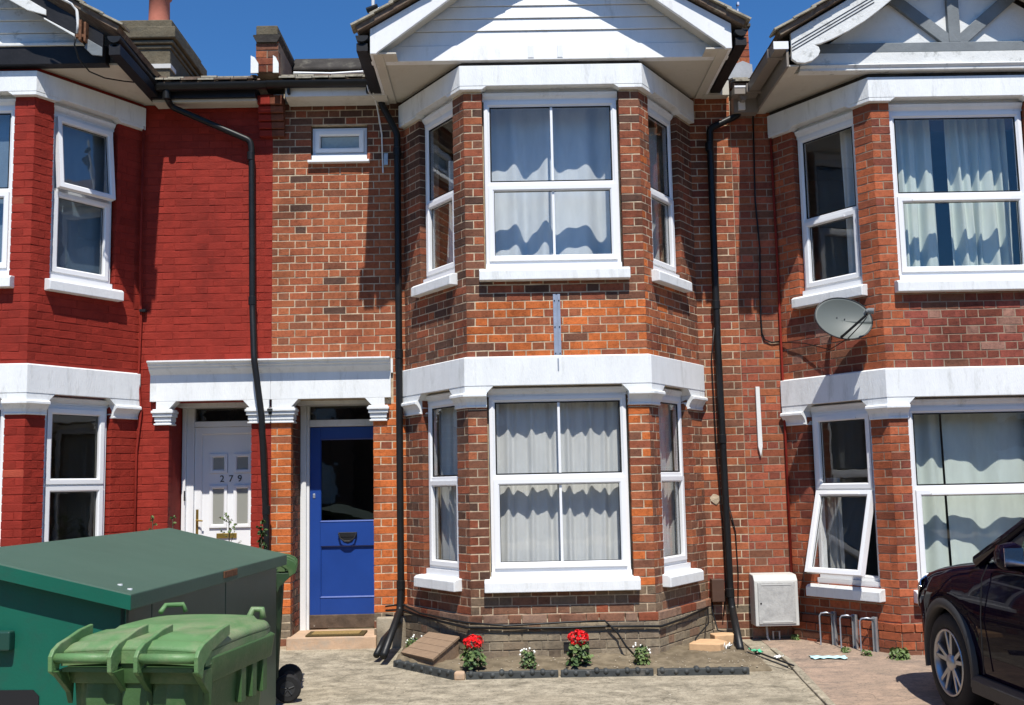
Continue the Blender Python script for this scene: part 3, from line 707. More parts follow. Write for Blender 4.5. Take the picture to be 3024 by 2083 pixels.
for s in (-1, 1):
    X = lambda d: xc + s * d
    barge(H, [(X(1.63), 5.468), (X(1.575), 5.468), (X(1.565), 5.482), (X(0), 6.66), (X(0), 6.80), (X(.6), 6.30), (X(1.63), 5.70)][::s], yb0, yb1, 'timber_white')
    # sloping verge soffit behind the barge board
    q = MB(); P = []
    for off in (0, .02):
        for y in (yb1, yc - .03):
            for d, z in ((1.60, 5.50), (0, 6.70)): P.append((X(d), y, z + off))
    q.hexa(P); q.build('verge_soffit', 'soffit_cream', H)
    q = MB(); q.box(min(X(1.60), X(1.40)), max(X(1.60), X(1.40)), yb1 + .001, yc - .04, zs - .010, zs + .004); q.build('box_end', 'soffit_cream', H)
gable_roof(H, xc, -1.22, 2.24, -1.29, 5.66, .60)
for x in (-1.19, 2.22):
    g_ = half_gutter(H, [(x, -1.27, 5.625), (x, -.6, 5.61), (x, -.12, 5.60)], .056, 'black_plastic')
    q = MB(); q.box(x - .05, x + .05, -1.25, -.05, 5.49, 5.56); q.box(x - .02, x + .02, -1.25, -.1, 5.55, 5.62); q.build('gutter_fascia', 'black_paint', H)
# main roof slope behind
def main_roof(house, x0, x1, ye=-.30, ze=5.565, tan=.43, rid=3.4, mat_='tile_brown'):
    q = MB(); zr = ze + (rid - ye) * tan; P = []
    for off in (0, .06):
        for x in (x0, x1):
            for y, z in ((ye, ze), (rid, zr)): P.append((x, y, z + off))
    q.hexa(P); rf = q.build('roof', mat_, house)
    q = MB(); P = []
    for off in (0, .06):
        for x in (x0, x1):
            for y, z in ((rid, zr), (rid + 3.6, ze)): P.append((x, y, z + off))
    q.hexa(P); q.build('roof', mat_, house)
    rn = random.Random(x0); x = x0
    while x < x1 - .05:
        w_ = min(.165, x1 - x)
        for r_ in (0, 1):
            y = ye - .03 + r_ * .11; z = ze + .06 + (y - ye) * tan + rn.uniform(0, .012) + (.012 if r_ else 0)
            q = MB(); P = []
            for off in (0, .018):
                for xx in (x + .004, x + w_ - .004):
                    for l in (0, .2): P.append((xx, y + l, z + l * tan * .9 + off + (.015 if l == 0 else 0)))
            q.hexa(P); q.build('roof_tile', 'tile_edge' if rn.random() < .5 else 'tile_brown', rf)
        x += w_
    return rf
main_roof(H, -2.14, 2.30)
half_gutter(H, [(-2.262, -.30, 5.60), (-1.6, -.30, 5.598), (-1.13, -.30, 5.595)], .058, 'black_plastic')
for x in (-2.05, -1.27):
    q = MB(); q.box(x - .012, x + .012, -.3, -.2, 5.49, 5.56); q.build('gutter_bracket', 'black_plastic', H)
q = MB(); q.prism([(-.24, 5.60), (-.24, 5.47), (-.17, 5.455), (-.02, 5.455), (-.02, 5.60)], -2.09, -1.08, lambda a, b, c: Vector((c, a, b))); q.build('eave_box', 'soffit_cream', H, bevel=.005)
q = MB(); q.box(-2.09, -1.08, -.245, -.241, 5.475, 5.60); q.build('eave_fascia', 'timber_white', H)
q = MB(); q.box(2.10, 2.36, -.12, -.01, 5.47, 5.62); q.build('eave_fascia', 'soffit_cream', H)
# parapet over the party wall with its corbel
pw = thing('party_parapet', (-2.265, 0, 5.15), 'small brick parapet with lead flashing above the joint of red and brown walls', 'parapet')
q = MB(); q.box(-2.375, -2.155, -.27, 2.2, 5.72, 6.08); q.build('wall', 'mortar_grey', pw)
rn = random.Random(4); T = frame((-2.375, -.27), (-2.155, -.27)); n_ = 0
for i in range(5):
    z = 5.755 + i * .075
    for a, b in (((0, .22),) if i % 2 else ((0, .105), (.115, .22))):
        me = brick_mesh('s' if b - a > .14 else 'h', i, 'brick_single'); o = bpy.data.objects.new('brick', me); COL.objects.link(o); o.parent = pw
        o.location = T((a + b) / 2, .006, z) - WL[pw.name]; o.scale = ((b - a) / (.215 if b - a > .14 else .1025), 1, 1); o.color = (*pick(rn, [(2, RED_), (2, BRN), (1, ORG)]), 1)
q = MB(); q.prism([(-2.40, 6.08), (-2.365, 6.02), (-2.165, 6.02), (-2.13, 6.08), (-2.13, 6.095), (-2.40, 6.095)], -.30, 2.2, lambda a, b, c: Vector((a, c, b))); q.build('coping', 'felt_black', pw)
q = MB(); q.box(-2.375, -2.16, -.285, 2.2, 6.095, 6.20); q.build('coping_brick', 'stack_stone', pw, bevel=.012)
for a, b in ((-2.42, -2.345), (-2.20, -2.145)):
    q = MB(); q.prism([(a, 5.70), (b, 5.70), (b, 5.80), ((a + b) / 2, 5.86), (a, 5.88)], -.305, -.285, lambda x, z, y: Vector((x, y, z))); q.build('flashing', 'litter_white', pw)
up = thing('roof_upstand', (-1.8, .6, 5.8), 'black felted roof upstand behind the gutter right of the small parapet', 'upstand')
q = MB(); q.box(-2.15, -1.40, .40, 1.0, 5.75, 6.0); q.build('base', 'felt_black', up)
q = MB(); q.prism([(.36, 6.0), (.36, 6.03), (.50, 6.19), (.9, 6.19), (.9, 6.0)], -2.15, -1.42, lambda a, b, c: Vector((c, a, b))); q.build('felt_cap', 'felt_black', up, bevel=.01)
q = MB(); q.tube([(-2.05, -.05, 5.80), (-1.7, .15, 5.87), (-1.36, .3, 5.95)], .014, 6); q.build('flashing', 'litter_white', up)
# corbel under the gutter: half painted
for hs, x0, x1, m_ in (('r', -2.385, -2.265, None), ('m', -2.265, -2.14, None)): pass
cb = MB()
for i, (d, z0, z1) in enumerate(((.05, 5.14, 5.205), (.07, 5.215, 5.28), (.09, 5.29, 5.355), (.12, 5.365, 5.43), (.15, 5.44, 5.53))): cb.box(-2.264, -2.14, -d, 0, z0, z1)
cb.build('corbel', 'corbel_brick', H, bevel=.004)
# rainwater pipes
pipe(H, [(-1.17, -.10, 5.56), (-1.16, -.09, 5.46), (-1.0, -.06, 5.14), (-1.0, -.06, .62), (-1.01, -.09, .42), (-1.07, -.92, .135)], .034, joints=[((-1.0, -.06, 4.95), (0, 0, 1)), ((-1.0, -.06, 2.9), (0, 0, 1)), ((-1.0, -.06, .66), (0, 0, 1))])
pipe(H, [(2.47, -.06, 5.36), (2.46, -.06, 5.28), (2.16, -.06, 5.14), (2.15, -.06, 3.0), (2.17, -.06, .5), (2.18, -.08, .36), (2.05, -.92, .12)], .034, joints=[((2.15, -.06, 4.95), (0, 0, 1)), ((2.15, -.06, 3.33), (0, 0, 1)), ((2.155, -.06, 2.0), (0, 0, 1)), ((2.168, -.06, .52), (0, 0, 1))])
q = MB(); q.tube([(-1.03, -.06, .30), (-1.11, -.55, .22), (-1.15, -.78, .12)], .03, 10); q.build('pipe_shoe', 'black_plastic', H, smooth=True)
# white aerial cable at the eave and galvanised bracket channel
q = MB(); q.tube([(-1.26, -.30, 5.66), (-1.22, -.33, 5.60), (-1.215, -.28, 5.50), (-1.20, -.05, 5.42), (-1.16, -.02, 5.15), (-1.15, -.02, 4.75)], .008, 6); q.build('aerial_cable', 'cable_white', H)
q = MB(); q.tube([(-1.26, -.32, 5.66), (-1.275, -.34, 5.58), (-1.255, -.3, 5.49), (-1.21, -.2, 5.46)], .006, 6); q.build('aerial_cable', 'cable_white', H)
q = MB(); q.box(-1.14, -1.10, -.03, 0, 4.83, 4.95); q.build('cable_box', 'galv', H)
br = thing('steel_bracket', (.515, -.96, 2.66), 'galvanised steel channel screwed upright under the first floor bay window', 'bracket')
q = MB()
for a, b, d in ((.483, .507, -.012), (.523, .547, -.012), (.507, .523, -.004)): q.box(a, b, -.95 + d - .002, -.948, 2.70, 3.30)
q.build('channel', 'steel', br)
for z in (3.24, 3.0, 2.76):
    for x in (.495, .535):
        q = MB(); q.disc_cyl((x, -.966, z), (0, 1, 0), .006, .006, 8); q.build('screw', 'dark_metal', br)
q = MB(); q.box(.508, .520, -1.004, -1.001, 2.60, 2.71); q.build('tail', 'steel', br)
# cables clipped along the foot of the bay
def bay_cable(label, dz_, pts, r=.008):
    q = MB(); q.tube(pts, r, 6); return q.build('cable', 'black_plastic', H, smooth=True)
pB = [(-1.15, -.03), (-.98, -.06), (-.80, -.28), (-.345, -1.0), (0, -1.0), (.55, -1.0), (.86, -1.0), (1.35, -1.0), (1.62, -.60), (1.93, -.14)]
bay_cable('', 0, [(x, y - .01, z) for (x, y), z in zip(pB, (.42, .43, .39, .375, .36, .355, .36, .35, .36, .40))], .011)
bay_cable('', 0, [(x, y - .025, z) for (x, y), z in zip(pB[:7], (.46, .48, .42, .42, .385, .405, .41))] + [(.97, -1.03, .30), (1.03, -1.06, .20), (1.12, -1.08, .10)], .009)
bay_cable('', 0, [(1.92, -.20, .40), (1.85, -.55, .30), (1.70, -.72, .2), (1.66, -.80, .13), (1.8, -.98, .10), (2.1, -1.0, .11), (2.3, -1.5, .07)], .007)
bay_cable('', 0, [(2.00, -.03, .55), (1.99, -.06, .35), (2.02, -.12, .18), (2.16, -.2, .14), (2.2, -.7, .08), (2.35, -1.5, .08)], .008)
bay_cable('', 0, [(2.12, -.07, 3.1), (2.09, -.03, 2.8), (2.10, -.03, 1.9), (2.13, -.025, 1.2), (2.14, -.02, .6), (2.1, -.05, .3)], .006)
bay_cable('', 0, [(2.19, -.03, 1.4), (2.255, -.015, 1.1), (2.265, -.012, .7), (2.25, -.015, .4)], .006)
q = MB(); rn = random.Random(12); q.add([(2.075 + .05 * math.cos(a / 9 * 6.283) * rn.uniform(.7, 1.2), -.010, 1.42 + .05 * math.sin(a / 9 * 6.283) * rn.uniform(.7, 1.2)) for a in range(9)] + [(2.075, -.018, 1.42)], [(9, a, (a + 1) % 9) for a in range(9)]); q.build('mortar_patch', 'mortar_cream', H)
# metal air brick in the plinth
q = MB(); q.box(.50, .72, -1.0, -.985, .155, .225); q.box(.50, .72, -1.005, -.985, .222, .232); q.build('air_brick', 'dark_metal', H)

# ================================================================== RED HOUSE (left)
Rh = thing('terraced_house', (-4.4, 0, .05), 'red painted brick house with white door numbered 279, left end of the picture', 'house', 'terraced houses')
PR = (.285, .030, .019)
def t_red(rn, u, z): k_ = rn.uniform(.88, 1.1); return (PR[0] * k_, PR[1] * k_, PR[2] * k_)
def t_red_pier(rn, u, z): return t_red(rn, u, z) if rn.random() < .96 else pick(rn, [(1, (.34, .06, .035))])
rt = dict(l=t_red, f=t_red_pier, r=t_red, p=t_red, faces=[])
dzR = .02
opR = bay(Rh, (-6.50, -5.85, -4.23, -3.585), dzR, dict(stone='stone_white', plinth='mortar_red', frieze='mortar_red', c=(.19, .87)), rt, 'mortar_red')
TWr = frame((-3.585, 0), (-2.265, 0))
hdr = (.32, 1.125, .10, 2.47)
wl_ = wall_slab(Rh, TWr, -.02, 1.32, -.1, 5.6, [hdr], 'mortar_red')
for f_ in rt['faces']: f_['joint'] = .004
rt['faces'].append(dict(joint=.004, T=TWr, u0=0, u1=1.318, z0=0, z1=5.47, holes=[hdr, (.13, 2, 2.46, 2.875)], tone=t_red, wall=wl_, seed=15))
lay(Rh, rt['faces'], 'paint_single', 'paint_mass')
for x0, x1 in ((-3.42, -3.265), (-2.46, -2.265)):
    q = MB(); q.box(x0 + .006, x1 - .006, .2, .62, .05, 2.47); q.build('door_reveal', 'mortar_red', Rh)
front_windows(Rh, opR, dzR, {('r', 'upper'): dict(opent=R(6), topsash=True, glass='glass_blue', zt=4.40, label='side window of the red bay with its top light ajar'), ('r', 'lower'): dict(glass='glass_dark', topsash=True, label='tall dark side window of the red bay'),
    ('l', 'upper'): dict(skip=True), ('l', 'lower'): dict(skip=True), ('f', 'upper'): dict(glass='glass_blue', bar=False), ('f', 'lower'): dict(glass='glass_dark', bar=False)})
room(Rh, -6.9, -2.265)
T, a, b = opR['r']
curtain('flat grey-blue sheet behind the side window of the red bay upstairs', T, a - .05, b + .3, 3.5, 5.2, -.18, 'sheet_grey_blue', .6, .004, 41)  # plain sheet close behind the glass gives the pane an even grey-blue
T, a, b = opR['f']
curtain('flat grey-blue sheet behind the upstairs front window at the left edge', T, a - .05, b + .05, 3.5, 5.2, -.18, 'sheet_grey_blue', .6, .004, 42)  # same plain grey-blue sheet for the front pane
door_surround(Rh, -3.445, -2.266, [(-3.395, -3.245), (-2.48, -2.266)], 'l')
q = MB(); q.box(-3.265, -2.46, .20, .62, 2.44, 2.476); q.build('door_head', 'stone_white', Rh)
# white panelled door, number 279
q = MB(); q.box(-3.262, -3.225, yd - .10, yd + .05, .18, 2.44); q.box(-3.225, -3.152, yd - .06, yd + .05, .18, 2.44); q.box(-3.152, -2.463, yd - .05, yd + .05, 2.248, 2.305); q.box(-2.50, -2.463, yd - .05, yd + .05, .18, 2.248); q.build('door_frame', 'upvc', Rh, bevel=.004)
q = MB(); q.box(-3.152, -2.463, yd, yd + .008, 2.305, 2.45); q.build('fanlight', 'glass_dark', Rh)
q = MB(); q.box(-3.2, -2.463, yd + .2, yd + .22, .2, 2.5); q.build('hall_shade_sheet', 'felt_black', Rh)  # black sheet painting the hall dark behind the door panes
x0, x1 = -3.150, -2.502
q = MB(); T = frame((x0, yd - .02), (x1, yd - .02)); Lw = x1 - x0
q.box(x0, x1, yd - .01, yd + .03, .30, 2.245); rect_frame(q, T, 0, Lw, .30, 2.245, .075, -.02, .012)
dr = q.build('door', 'upvc', Rh); dr['label'] = 'white panelled front door numbered 279'
for ua, ub, za, zb_ in ((.185, .295, 1.81, 1.935), (.43, .54, 1.81, 1.935), (.185, .295, 1.255, 1.615), (.43, .54, 1.255, 1.615)):
    q = MB(); rect_frame(q, T, ua - .035, ub + .035, za - .035, zb_ + .035, .036, -.012, .008); q.build('panel_moulding', 'upvc', dr, bevel=.003)
    q = MB(); q.box(ua, ub, -.013, -.009, za, zb_, T); q.build('pane', 'glass_dark', dr)
def text(house, s, T, u, z, size, m, name, sp=1.0):
    cu_ = bpy.data.curves.new(name, 'FONT'); cu_.body = s; cu_.size = size; cu_.extrude = .002; cu_.align_x = 'CENTER'; cu_.space_character = sp
    o = bpy.data.objects.new(name, cu_); COL.objects.link(o); bpy.context.view_layer.update()
    me = bpy.data.meshes.new_from_object(o.evaluated_get(bpy.context.evaluated_depsgraph_get())); bpy.data.objects.remove(o)
    q = MB(); q.add([T(u + v.co.x, .0 + v.co.z, z + v.co.y) for v in me.vertices], [tuple(p.vertices) for p in me.polygons])
    return q.build(name, m, house)
for ch, uu in (('2', .245), ('7', .335), ('9', .425)):
    text(dr, ch, lambda u, d, z: T(u, d - .006, z), uu + .03, 1.685, .095, 'black_ink', 'house_number')
q = MB(); q.box(.225, .43, -.012, .004, 1.115, 1.165, T); q.build('letter_plate', 'brass', dr, bevel=.004)
q = MB(); q.box(.02, .045, .010, .02, 1.16, 1.41, T); q.tube([T(.033, .02, 1.30), T(.033, .055, 1.30), T(.10, .06, 1.295)], .008, 8); q.build('door_handle', 'brass', dr)
q = MB(); q.box(-3.23, -3.22, yd - .125, yd - .1, 1.50, 1.60); q.build('hinge', 'black_plastic', Rh)
q = MB(); q.box(-3.28, -2.44, -.06, .50, .02, .185); q.build('doorstep', 'step_stone', Rh, bevel=.012)
cb = MB()
for i, (d, z0, z1) in enumerate(((.05, 5.14, 5.205), (.07, 5.215, 5.28), (.09, 5.29, 5.355), (.12, 5.365, 5.43), (.15, 5.44, 5.53))): cb.box(-2.39, -2.2645, -d, 0, z0, z1)
cb.build('corbel', 'mortar_red', Rh, bevel=.004)
# eaves
zs = 5.505; xcR = -5.04
q = MB(); q.prism([(-6.68, .02), (-6.68, -.985), (-3.45, -.985), (-3.45, .02)], zs + .001, zs + .02, W3); q.build('soffit', 'soffit_cream', Rh)
q = MB(); q.box(-3.45, -3.42, -1.19, .0, zs - .012, zs + .16); q.build('eave_fascia', 'black_paint', Rh)
q = MB(); q.box(-6.6, -3.55, -1.06, -.955, zs - .012, zs + .16); q.build('tie_beam', 'black_paint', Rh, bevel=.006)
q = MB(); q.box(-6.6, -3.60, -1.075, -.955, zs + .160, zs + .19); q.build('beam_moulding', 'timber_old_white', Rh, bevel=.006)
bz = [zs + .19 + .12 * i for i in range(9)]
for i in range(8):
    za, zb_ = bz[i], bz[i + 1]; hw_ = 1.60 - max(0, (za - zs)) / .72; hw2 = 1.60 - max(0, (zb_ - zs)) / .72
    q = MB(); q.hexa([Vector((xcR - hw_, -.95, za)), Vector((xcR + hw_, -.95, za)), Vector((xcR - hw_, -1.02, za)), Vector((xcR + hw_, -1.02, za)), Vector((xcR - hw2, -.95, zb_ - .004)), Vector((xcR + hw2, -.95, zb_ - .004)), Vector((xcR - hw2, -1.004, zb_ - .004)), Vector((xcR + hw2, -1.004, zb_ - .004))])
    q.build('cladding_board', 'timber_old_white', Rh, bevel=.002)
X = lambda d: xcR + d
barge(Rh, [(X(1.53), 5.50), (X(1.53), 5.70), (X(.6), 6.28), (X(0), 6.66), (X(0), 6.52), (X(.45), 6.20), (X(.75), 6.0), (X(.98), 5.87), (X(1.20), 5.74), (X(1.33), 5.63), (X(1.42), 5.52)], -1.235, -1.20, 'black_paint')
barge(Rh, [(X(1.53), 5.48), (X(1.53), 5.56), (X(1.40), 5.64), (X(1.37), 5.56), (X(1.44), 5.49)], -1.252, -1.236, 'grey_paint', 'scroll_board')
barge(Rh, [(X(1.02), 5.87), (X(1.02), 5.92), (X(.70), 6.12), (X(.35), 6.40), (X(.30), 6.34), (X(.60), 6.07), (X(.85), 5.92)], -1.252, -1.236, 'timber_old_white', 'scroll_board')
barge(Rh, [(X(1.28), 5.665), (X(1.00), 5.835), (X(1.00), 5.85), (X(1.28), 5.69)], -1.25, -1.236, 'timber_old_white', 'scroll_board')
gable_roof(Rh, xcR, -6.77, -3.37, -1.29, 5.70, .60, left=False)
half_gutter(Rh, [(-3.40, -1.27, 5.655), (-3.40, -.6, 5.63), (-3.38, -.2, 5.60)], .06, 'black_plastic')
q = MB(); q.box(-3.45, -3.35, -1.25, -.05, 5.49, 5.585); q.box(-3.42, -3.38, -1.25, -.1, 5.57, 5.64); q.build('gutter_fascia', 'black_paint', Rh)
main_roof(Rh, -6.9, -2.39)
half_gutter(Rh, [(-3.40, -.30, 5.585), (-2.8, -.30, 5.59), (-2.262, -.30, 5.595)], .06, 'black_plastic')
q = MB(); q.box(-3.42, -2.39, -.24, -.02, 5.48, 5.60); q.build('eave_fascia', 'black_paint', Rh)
q = MB(); q.box(-3.42, -2.39, -.20, -.02, 5.455, 5.48); q.build('eave_soffit', 'soffit_cream', Rh)
pipe(Rh, [(-3.25, -.30, 5.54), (-3.25, -.27, 5.46), (-3.24, -.16, 5.42), (-2.47, -.10, 5.08), (-2.455, -.10, 5.0), (-2.435, -.10, 3.4), (-2.39, -.20, 2.86), (-2.315, -.19, 2.3), (-2.275, -.13, 1.2), (-2.27, -.10, .1)], .031,
     joints=[((-2.46, -.10, 4.92), (0, 0, 1)), ((-2.436, -.10, 3.45), (0, 0, 1)), ((-3.25, -.295, 5.49), (0, 0, 1)), ((-2.279, -.134, 1.4), (0, 0, 1))])
# cables and the thin supply pipe in the corner
q = MB(); q.tube([(-3.56, -.04, 5.4), (-3.565, -.045, 3.8), (-3.55, -.03, 3.3), (-3.565, -.03, 2.7), (-3.53, -.03, 2.4), (-3.57, -.03, 2.0), (-3.57, -.03, .1)], .012, 6); q.build('cable', 'mortar_red', Rh, smooth=True)
q = MB(); q.box(-3.56, -3.50, -.06, .0, 3.37, 3.395); q.build('cable_cleat', 'black_paint', Rh)
# white drop cable and rusty bracket on the red gable
ct = thing('cable_bracket', (-3.75, -1.26, 5.5), 'rusty insulator bracket with white cable on the black barge board', 'bracket')
q = MB(); q.tube([(-4.02, -1.30, 6.10), (-3.90, -1.29, 6.02), (-3.78, -1.28, 5.96), (-3.735, -1.275, 5.90), (-3.72, -1.275, 5.77), (-3.725, -1.275, 5.68)], .014, 8); q.build('cable', 'cable_white', ct, smooth=True)
q = MB(); q.box(-3.705, -3.68, -1.30, -1.235, 5.61, 5.80); q.box(-3.66, -3.64, -1.30, -1.235, 5.60, 5.78); q.box(-3.735, -3.64, -1.29, -1.255, 5.64, 5.67); q.build('bracket', 'rust', ct, bevel=.004)
q = MB(); q.tube([(-3.73, -1.28, 5.68), (-3.75, -1.27, 5.58), (-3.73, -1.22, 5.47), (-3.68, -1.1, 5.40), (-3.60, -.95, 5.40), (-3.50, -.75, 5.45), (-3.45, -.6, 5.50)], .007, 6); q.build('sagging_cable', 'black_plastic', ct, smooth=True)
# chimney stack
ch = thing('chimney', (-3.95, 1.6, 6.1), 'stone chimney stack with stepped cap and red clay pot above the red house', 'chimney')
q = MB(); q.box(-4.22, -3.66, 1.03, 2.13, 5.9, 6.62); q.build('stack', 'stack_stone', ch, bevel=.01)
for ex, z0, z1 in ((.02, 6.56, 6.60), (.045, 6.61, 6.65), (.075, 6.665, 6.80), (.02, 6.80, 6.90)):
    q = MB(); q.box(-4.22 - ex, -3.66 + ex, 1.03 - ex, 2.13 + ex, z0, z1); q.build('cap_course', 'stack_stone', ch, bevel=.012)
q = MB(); q.box(-4.24, -3.645, 1.01, 1.2, 6.33, 6.38); q.build('mortar_fillet', 'meter_frame', ch)
q = MB(); q.box(-4.26, -3.62, .97, 2.1, 6.10, 6.20); q.build('flashing', 'lead', ch, bevel=.01)
q = MB(); q.lathe([(.13, 6.88), (.12, 7.0), (.115, 7.3), (.14, 7.32), (.14, 7.4), (.10, 7.4)], lambda x, y, z: Vector((-3.90 + x, 1.35 + y, z))); q.build('chimney_pot', 'clay_pot', ch, smooth=True)

# ================================================================== RIGHT HOUSE
Nh = thing('terraced_house', (4.2, 0, 0), 'brick house with half-timbered gable and satellite dish, right end of the picture', 'house', 'terraced houses')
dzN = -.17
QUO = (.45, .125, .054)
def t_nf(rn, u, z):
    if z < .30: return pick(rn, [(3, BRN), (2, (.30, .09, .05))])
    if 2.5 < z < 3.27 and u > .16: return pick(rn, [(4, PUR), (3, (.30, .08, .055)), (1.2, PNK), (1, BRN)])
    if u < .2 or z < 2.3: return pick(rn, [(6, QUO), (2, RED_), (1.2, PUR)])
    return pick(rn, [(4, QUO), (3, RED_)])
def t_nl(rn, u, z):
    if u > .95: return pick(rn, [(6, QUO), (2, RED_)])
    if 2.5 < z < 3.2 and .12 < u: return pick(rn, [(4, PUR), (2, RED_), (1, PNK), (1.5, BRN)])
    return pick(rn, [(4, QUO), (3, RED_), (2, PUR)])
def t_np(rn, u, z): return pick(rn, [(4, QUO), (1, RED_)]) if z > .16 else pick(rn, [(3, BRN), (2, RED_), (2, QUO)])
ntn = dict(l=t_nl, f=t_nf, r=t_nl, p=t_np, faces=[])
opN = bay(Nh, (2.80, 3.465, 5.09, 5.755), dzN, dict(stone='stone_white', plinth='mortar_grey', frieze='felt_black', c=(.19, .90)), ntn, 'mortar_grey')  # brick frieze coloured black for the shade under the gable
TWn = frame((2.385, 0), (2.80, 0)); TWn2 = frame((5.755, 0), (7.1, 0))
wl_ = wall_slab(Nh, TWn, 0, .44, -.1, 5.45, [], 'mortar_grey')
def t_nw(rn, u, z): return pick(rn, [(3.4, (.36, .10, .055)), (3, RED_), (2, PUR), (2, ORG), (1, BRN)]) if z > .15 else pick(rn, [(1, GRY), (1, PNK)])
ntn['faces'].append(dict(T=TWn, u0=.003, u1=.42, z0=-.05, z1=5.3, holes=[], tone=t_nw, wall=wl_, seed=25))
wl_ = wall_slab(Nh, TWn2, -.02, 1.3, -.1, 5.45, [], 'mortar_grey')
ntn['faces'].append(dict(T=TWn2, u0=0, u1=1.3, z0=0, z1=5.3, holes=[], tone=t_nw, wall=wl_, seed=26))
lay(Nh, ntn['faces'], 'brick_single', 'brick_mass')
front_windows(Nh, opN, dzN, {('l', 'lower'): dict(openb=R(17), glass='glass', zt=1.66, topsash=True, vent=True, label='side window of the right bay with its lower sash pushed open'), ('l', 'upper'): dict(vent=True, zt=4.28),
    ('f', 'upper'): dict(bar=False, vent=True), ('f', 'lower'): dict(bar=False, vent=True), ('r', 'upper'): dict(skip=True), ('r', 'lower'): dict(skip=True)})
room(Nh, 2.385, 7.1)
T, a, b = opN['f']
curtain('mint green curtain left half of the first floor window in the right bay', T, a + .04, a + .52, 3.28, 5.0, -.33, 'curtain_mint', 4, .026, 21, flare=.03)
curtain('mint green curtain right half of the first floor window in the right bay', T, a + .66, b - .04, 3.28, 5.0, -.33, 'curtain_mint', 5, .026, 25, flare=.08)
curtain('mint curtain left half behind the ground floor window beside the parked car', T, a - .06, a + .42, .50, 2.28, -.30, 'curtain_mint', 2, .018, 33)
curtain('mint curtain right half behind the ground floor window beside the parked car', T, a + .425, b + .06, .50, 2.28, -.30, 'curtain_mint', 2.3, .02, 31)
T, a, b = opN['l']
curtain('narrow pale curtain in the side window behind the satellite dish', T, a + .36, b + .06, 3.28, 4.98, -.24, 'curtain_blue', 3, .03, 35)
curtain('cream curtain hanging behind the sash pushed open over the bike hooks', T, a + .02, a + .2, .7, 1.6, -.2, 'curtain_dim', 3, .02, 36)
# half-timbered gable
xcN = 4.262; zsN = 5.32
q = MB(); q.prism([(2.66, .02), (2.66, -.985), (5.86, -.985), (5.86, .02)], zsN + .001, zsN + .02, W3); q.build('soffit', 'soffit_cream', Nh)
q = MB(); q.box(2.64, 2.66, -1.19, 0, zsN - .012, zsN + .17); q.build('eave_fascia', 'grey_plastic', Nh)
q = MB(); q.box(2.66, 2.75, -1.19, -.005, zsN - .014, zsN + .0005); q.build('soffit_bead', 'soffit_cream', Nh)
q = MB(); q.prism([(-.95, zsN - .002), (-1.05, zsN - .002), (-1.05, zsN + .02), (-1.07, zsN + .045), (-1.055, zsN + .055), (-1.04, zsN + .06), (-1.04, zsN + .17), (-.95, zsN + .17)], 2.80, 5.75, lambda a, b, c: Vector((c, a, b))); q.build('beam_moulding', 'timber_old_white', Nh, bevel=.003)
q = MB(); q.box(2.86, 5.68, -1.035, -.95, zsN + .171, zsN + .265); q.build('tie_beam', 'grey_paint', Nh, bevel=.006)
q = MB(); q.prism([(2.7, zsN + .02), (5.84, zsN + .02), (xcN, 6.36)], -.985, -.95, lambda a, b, c: Vector((a, c, b))); q.build('gable_render', 'render_white', Nh)
q = MB(); q.box(xcN - .055, xcN + .055, -1.028, -.985, zsN + .265, 6.25); q.build('king_post', 'grey_paint', Nh, bevel=.005)
for s in (-1, 1):
    q = MB(); a = Vector((xcN + s * .03, 0, zsN + .262)); b = Vector((xcN + s * .74, 0, zsN + .262 + .60)); e = (b - a).normalized(); n = Vector((-e.z, 0, e.x)) * .055
    q.hexa([Vector((p.x, y, p.z)) for y in (-1.022, -.985) for p in (a - n, b - n, a + n, b + n)]); q.build('brace', 'grey_paint', Nh, bevel=.005)
def nb(s):
    X = lambda x: xcN + s * (xcN - x) * -1 if s > 0 else 2 * xcN - x
    X = (lambda x: x) if s < 0 else (lambda x: 2 * xcN - x)
    cv = [(2.675, 5.36), (2.72, 5.325), (2.79, 5.318), (2.86, 5.34), (2.915, 5.385), (2.935, 5.43), (2.925, 5.468), (2.89, 5.487), (2.95, 5.502), (3.06, 5.545), (3.20, 5.615), (3.36, 5.71), (3.50, 5.815), (3.64, 5.93), (3.82, 6.03), (4.262, 6.30)]
    top = [(4.262, 6.52), (2.675, 5.60)]
    barge(Nh, [(X(a), b) for a, b in cv + top][::-s], -1.235, -1.20, 'timber_old_white')
    for o_ in (.0, .03, .06):
        q = MB(); q.prism([(X(2.68), 5.43 + o_), (X(2.68), 5.438 + o_), (X(3.45), 5.885 + o_), (X(3.45), 5.877 + o_)], -1.239, -1.2351, lambda a, b, c: Vector((a, c, b))); q.build('groove', 'black_paint', Nh)
    q = MB(); P = []
    for off in (0, .02):
        for y in (-1.20, -.99):
            for x, z in ((X(2.70), 5.46), (xcN, 6.38)): P.append((x, y, z + off))
    q.hexa(P); q.build('verge_soffit', 'soffit_cream', Nh)
nb(-1); nb(1)
gable_roof(Nh, xcN, 2.57, 5.95, -1.29, 5.56, .60, right=True)
q = MB(); q.prism([(2.50, 5.50), (2.515, 5.43), (2.62, 5.43), (2.635, 5.50), (2.622, 5.50), (2.612, 5.442), (2.524, 5.442), (2.512, 5.50)], -1.28, -.15, lambda a, b, c: Vector((a, c, b))); q.build('gutter', 'grey_plastic', Nh)
q = MB(); q.box(2.50, 2.636, -1.285, -1.28, 5.43, 5.503); q.build('gutter_end', 'upvc', Nh, bevel=.003)
q = MB(); q.box(2.49, 2.645, -1.12, -1.06, 5.422, 5.505); q.box(2.49, 2.645, -.32, -.26, 5.42, 5.505); q.build('gutter_joint', 'grey_plastic', Nh)
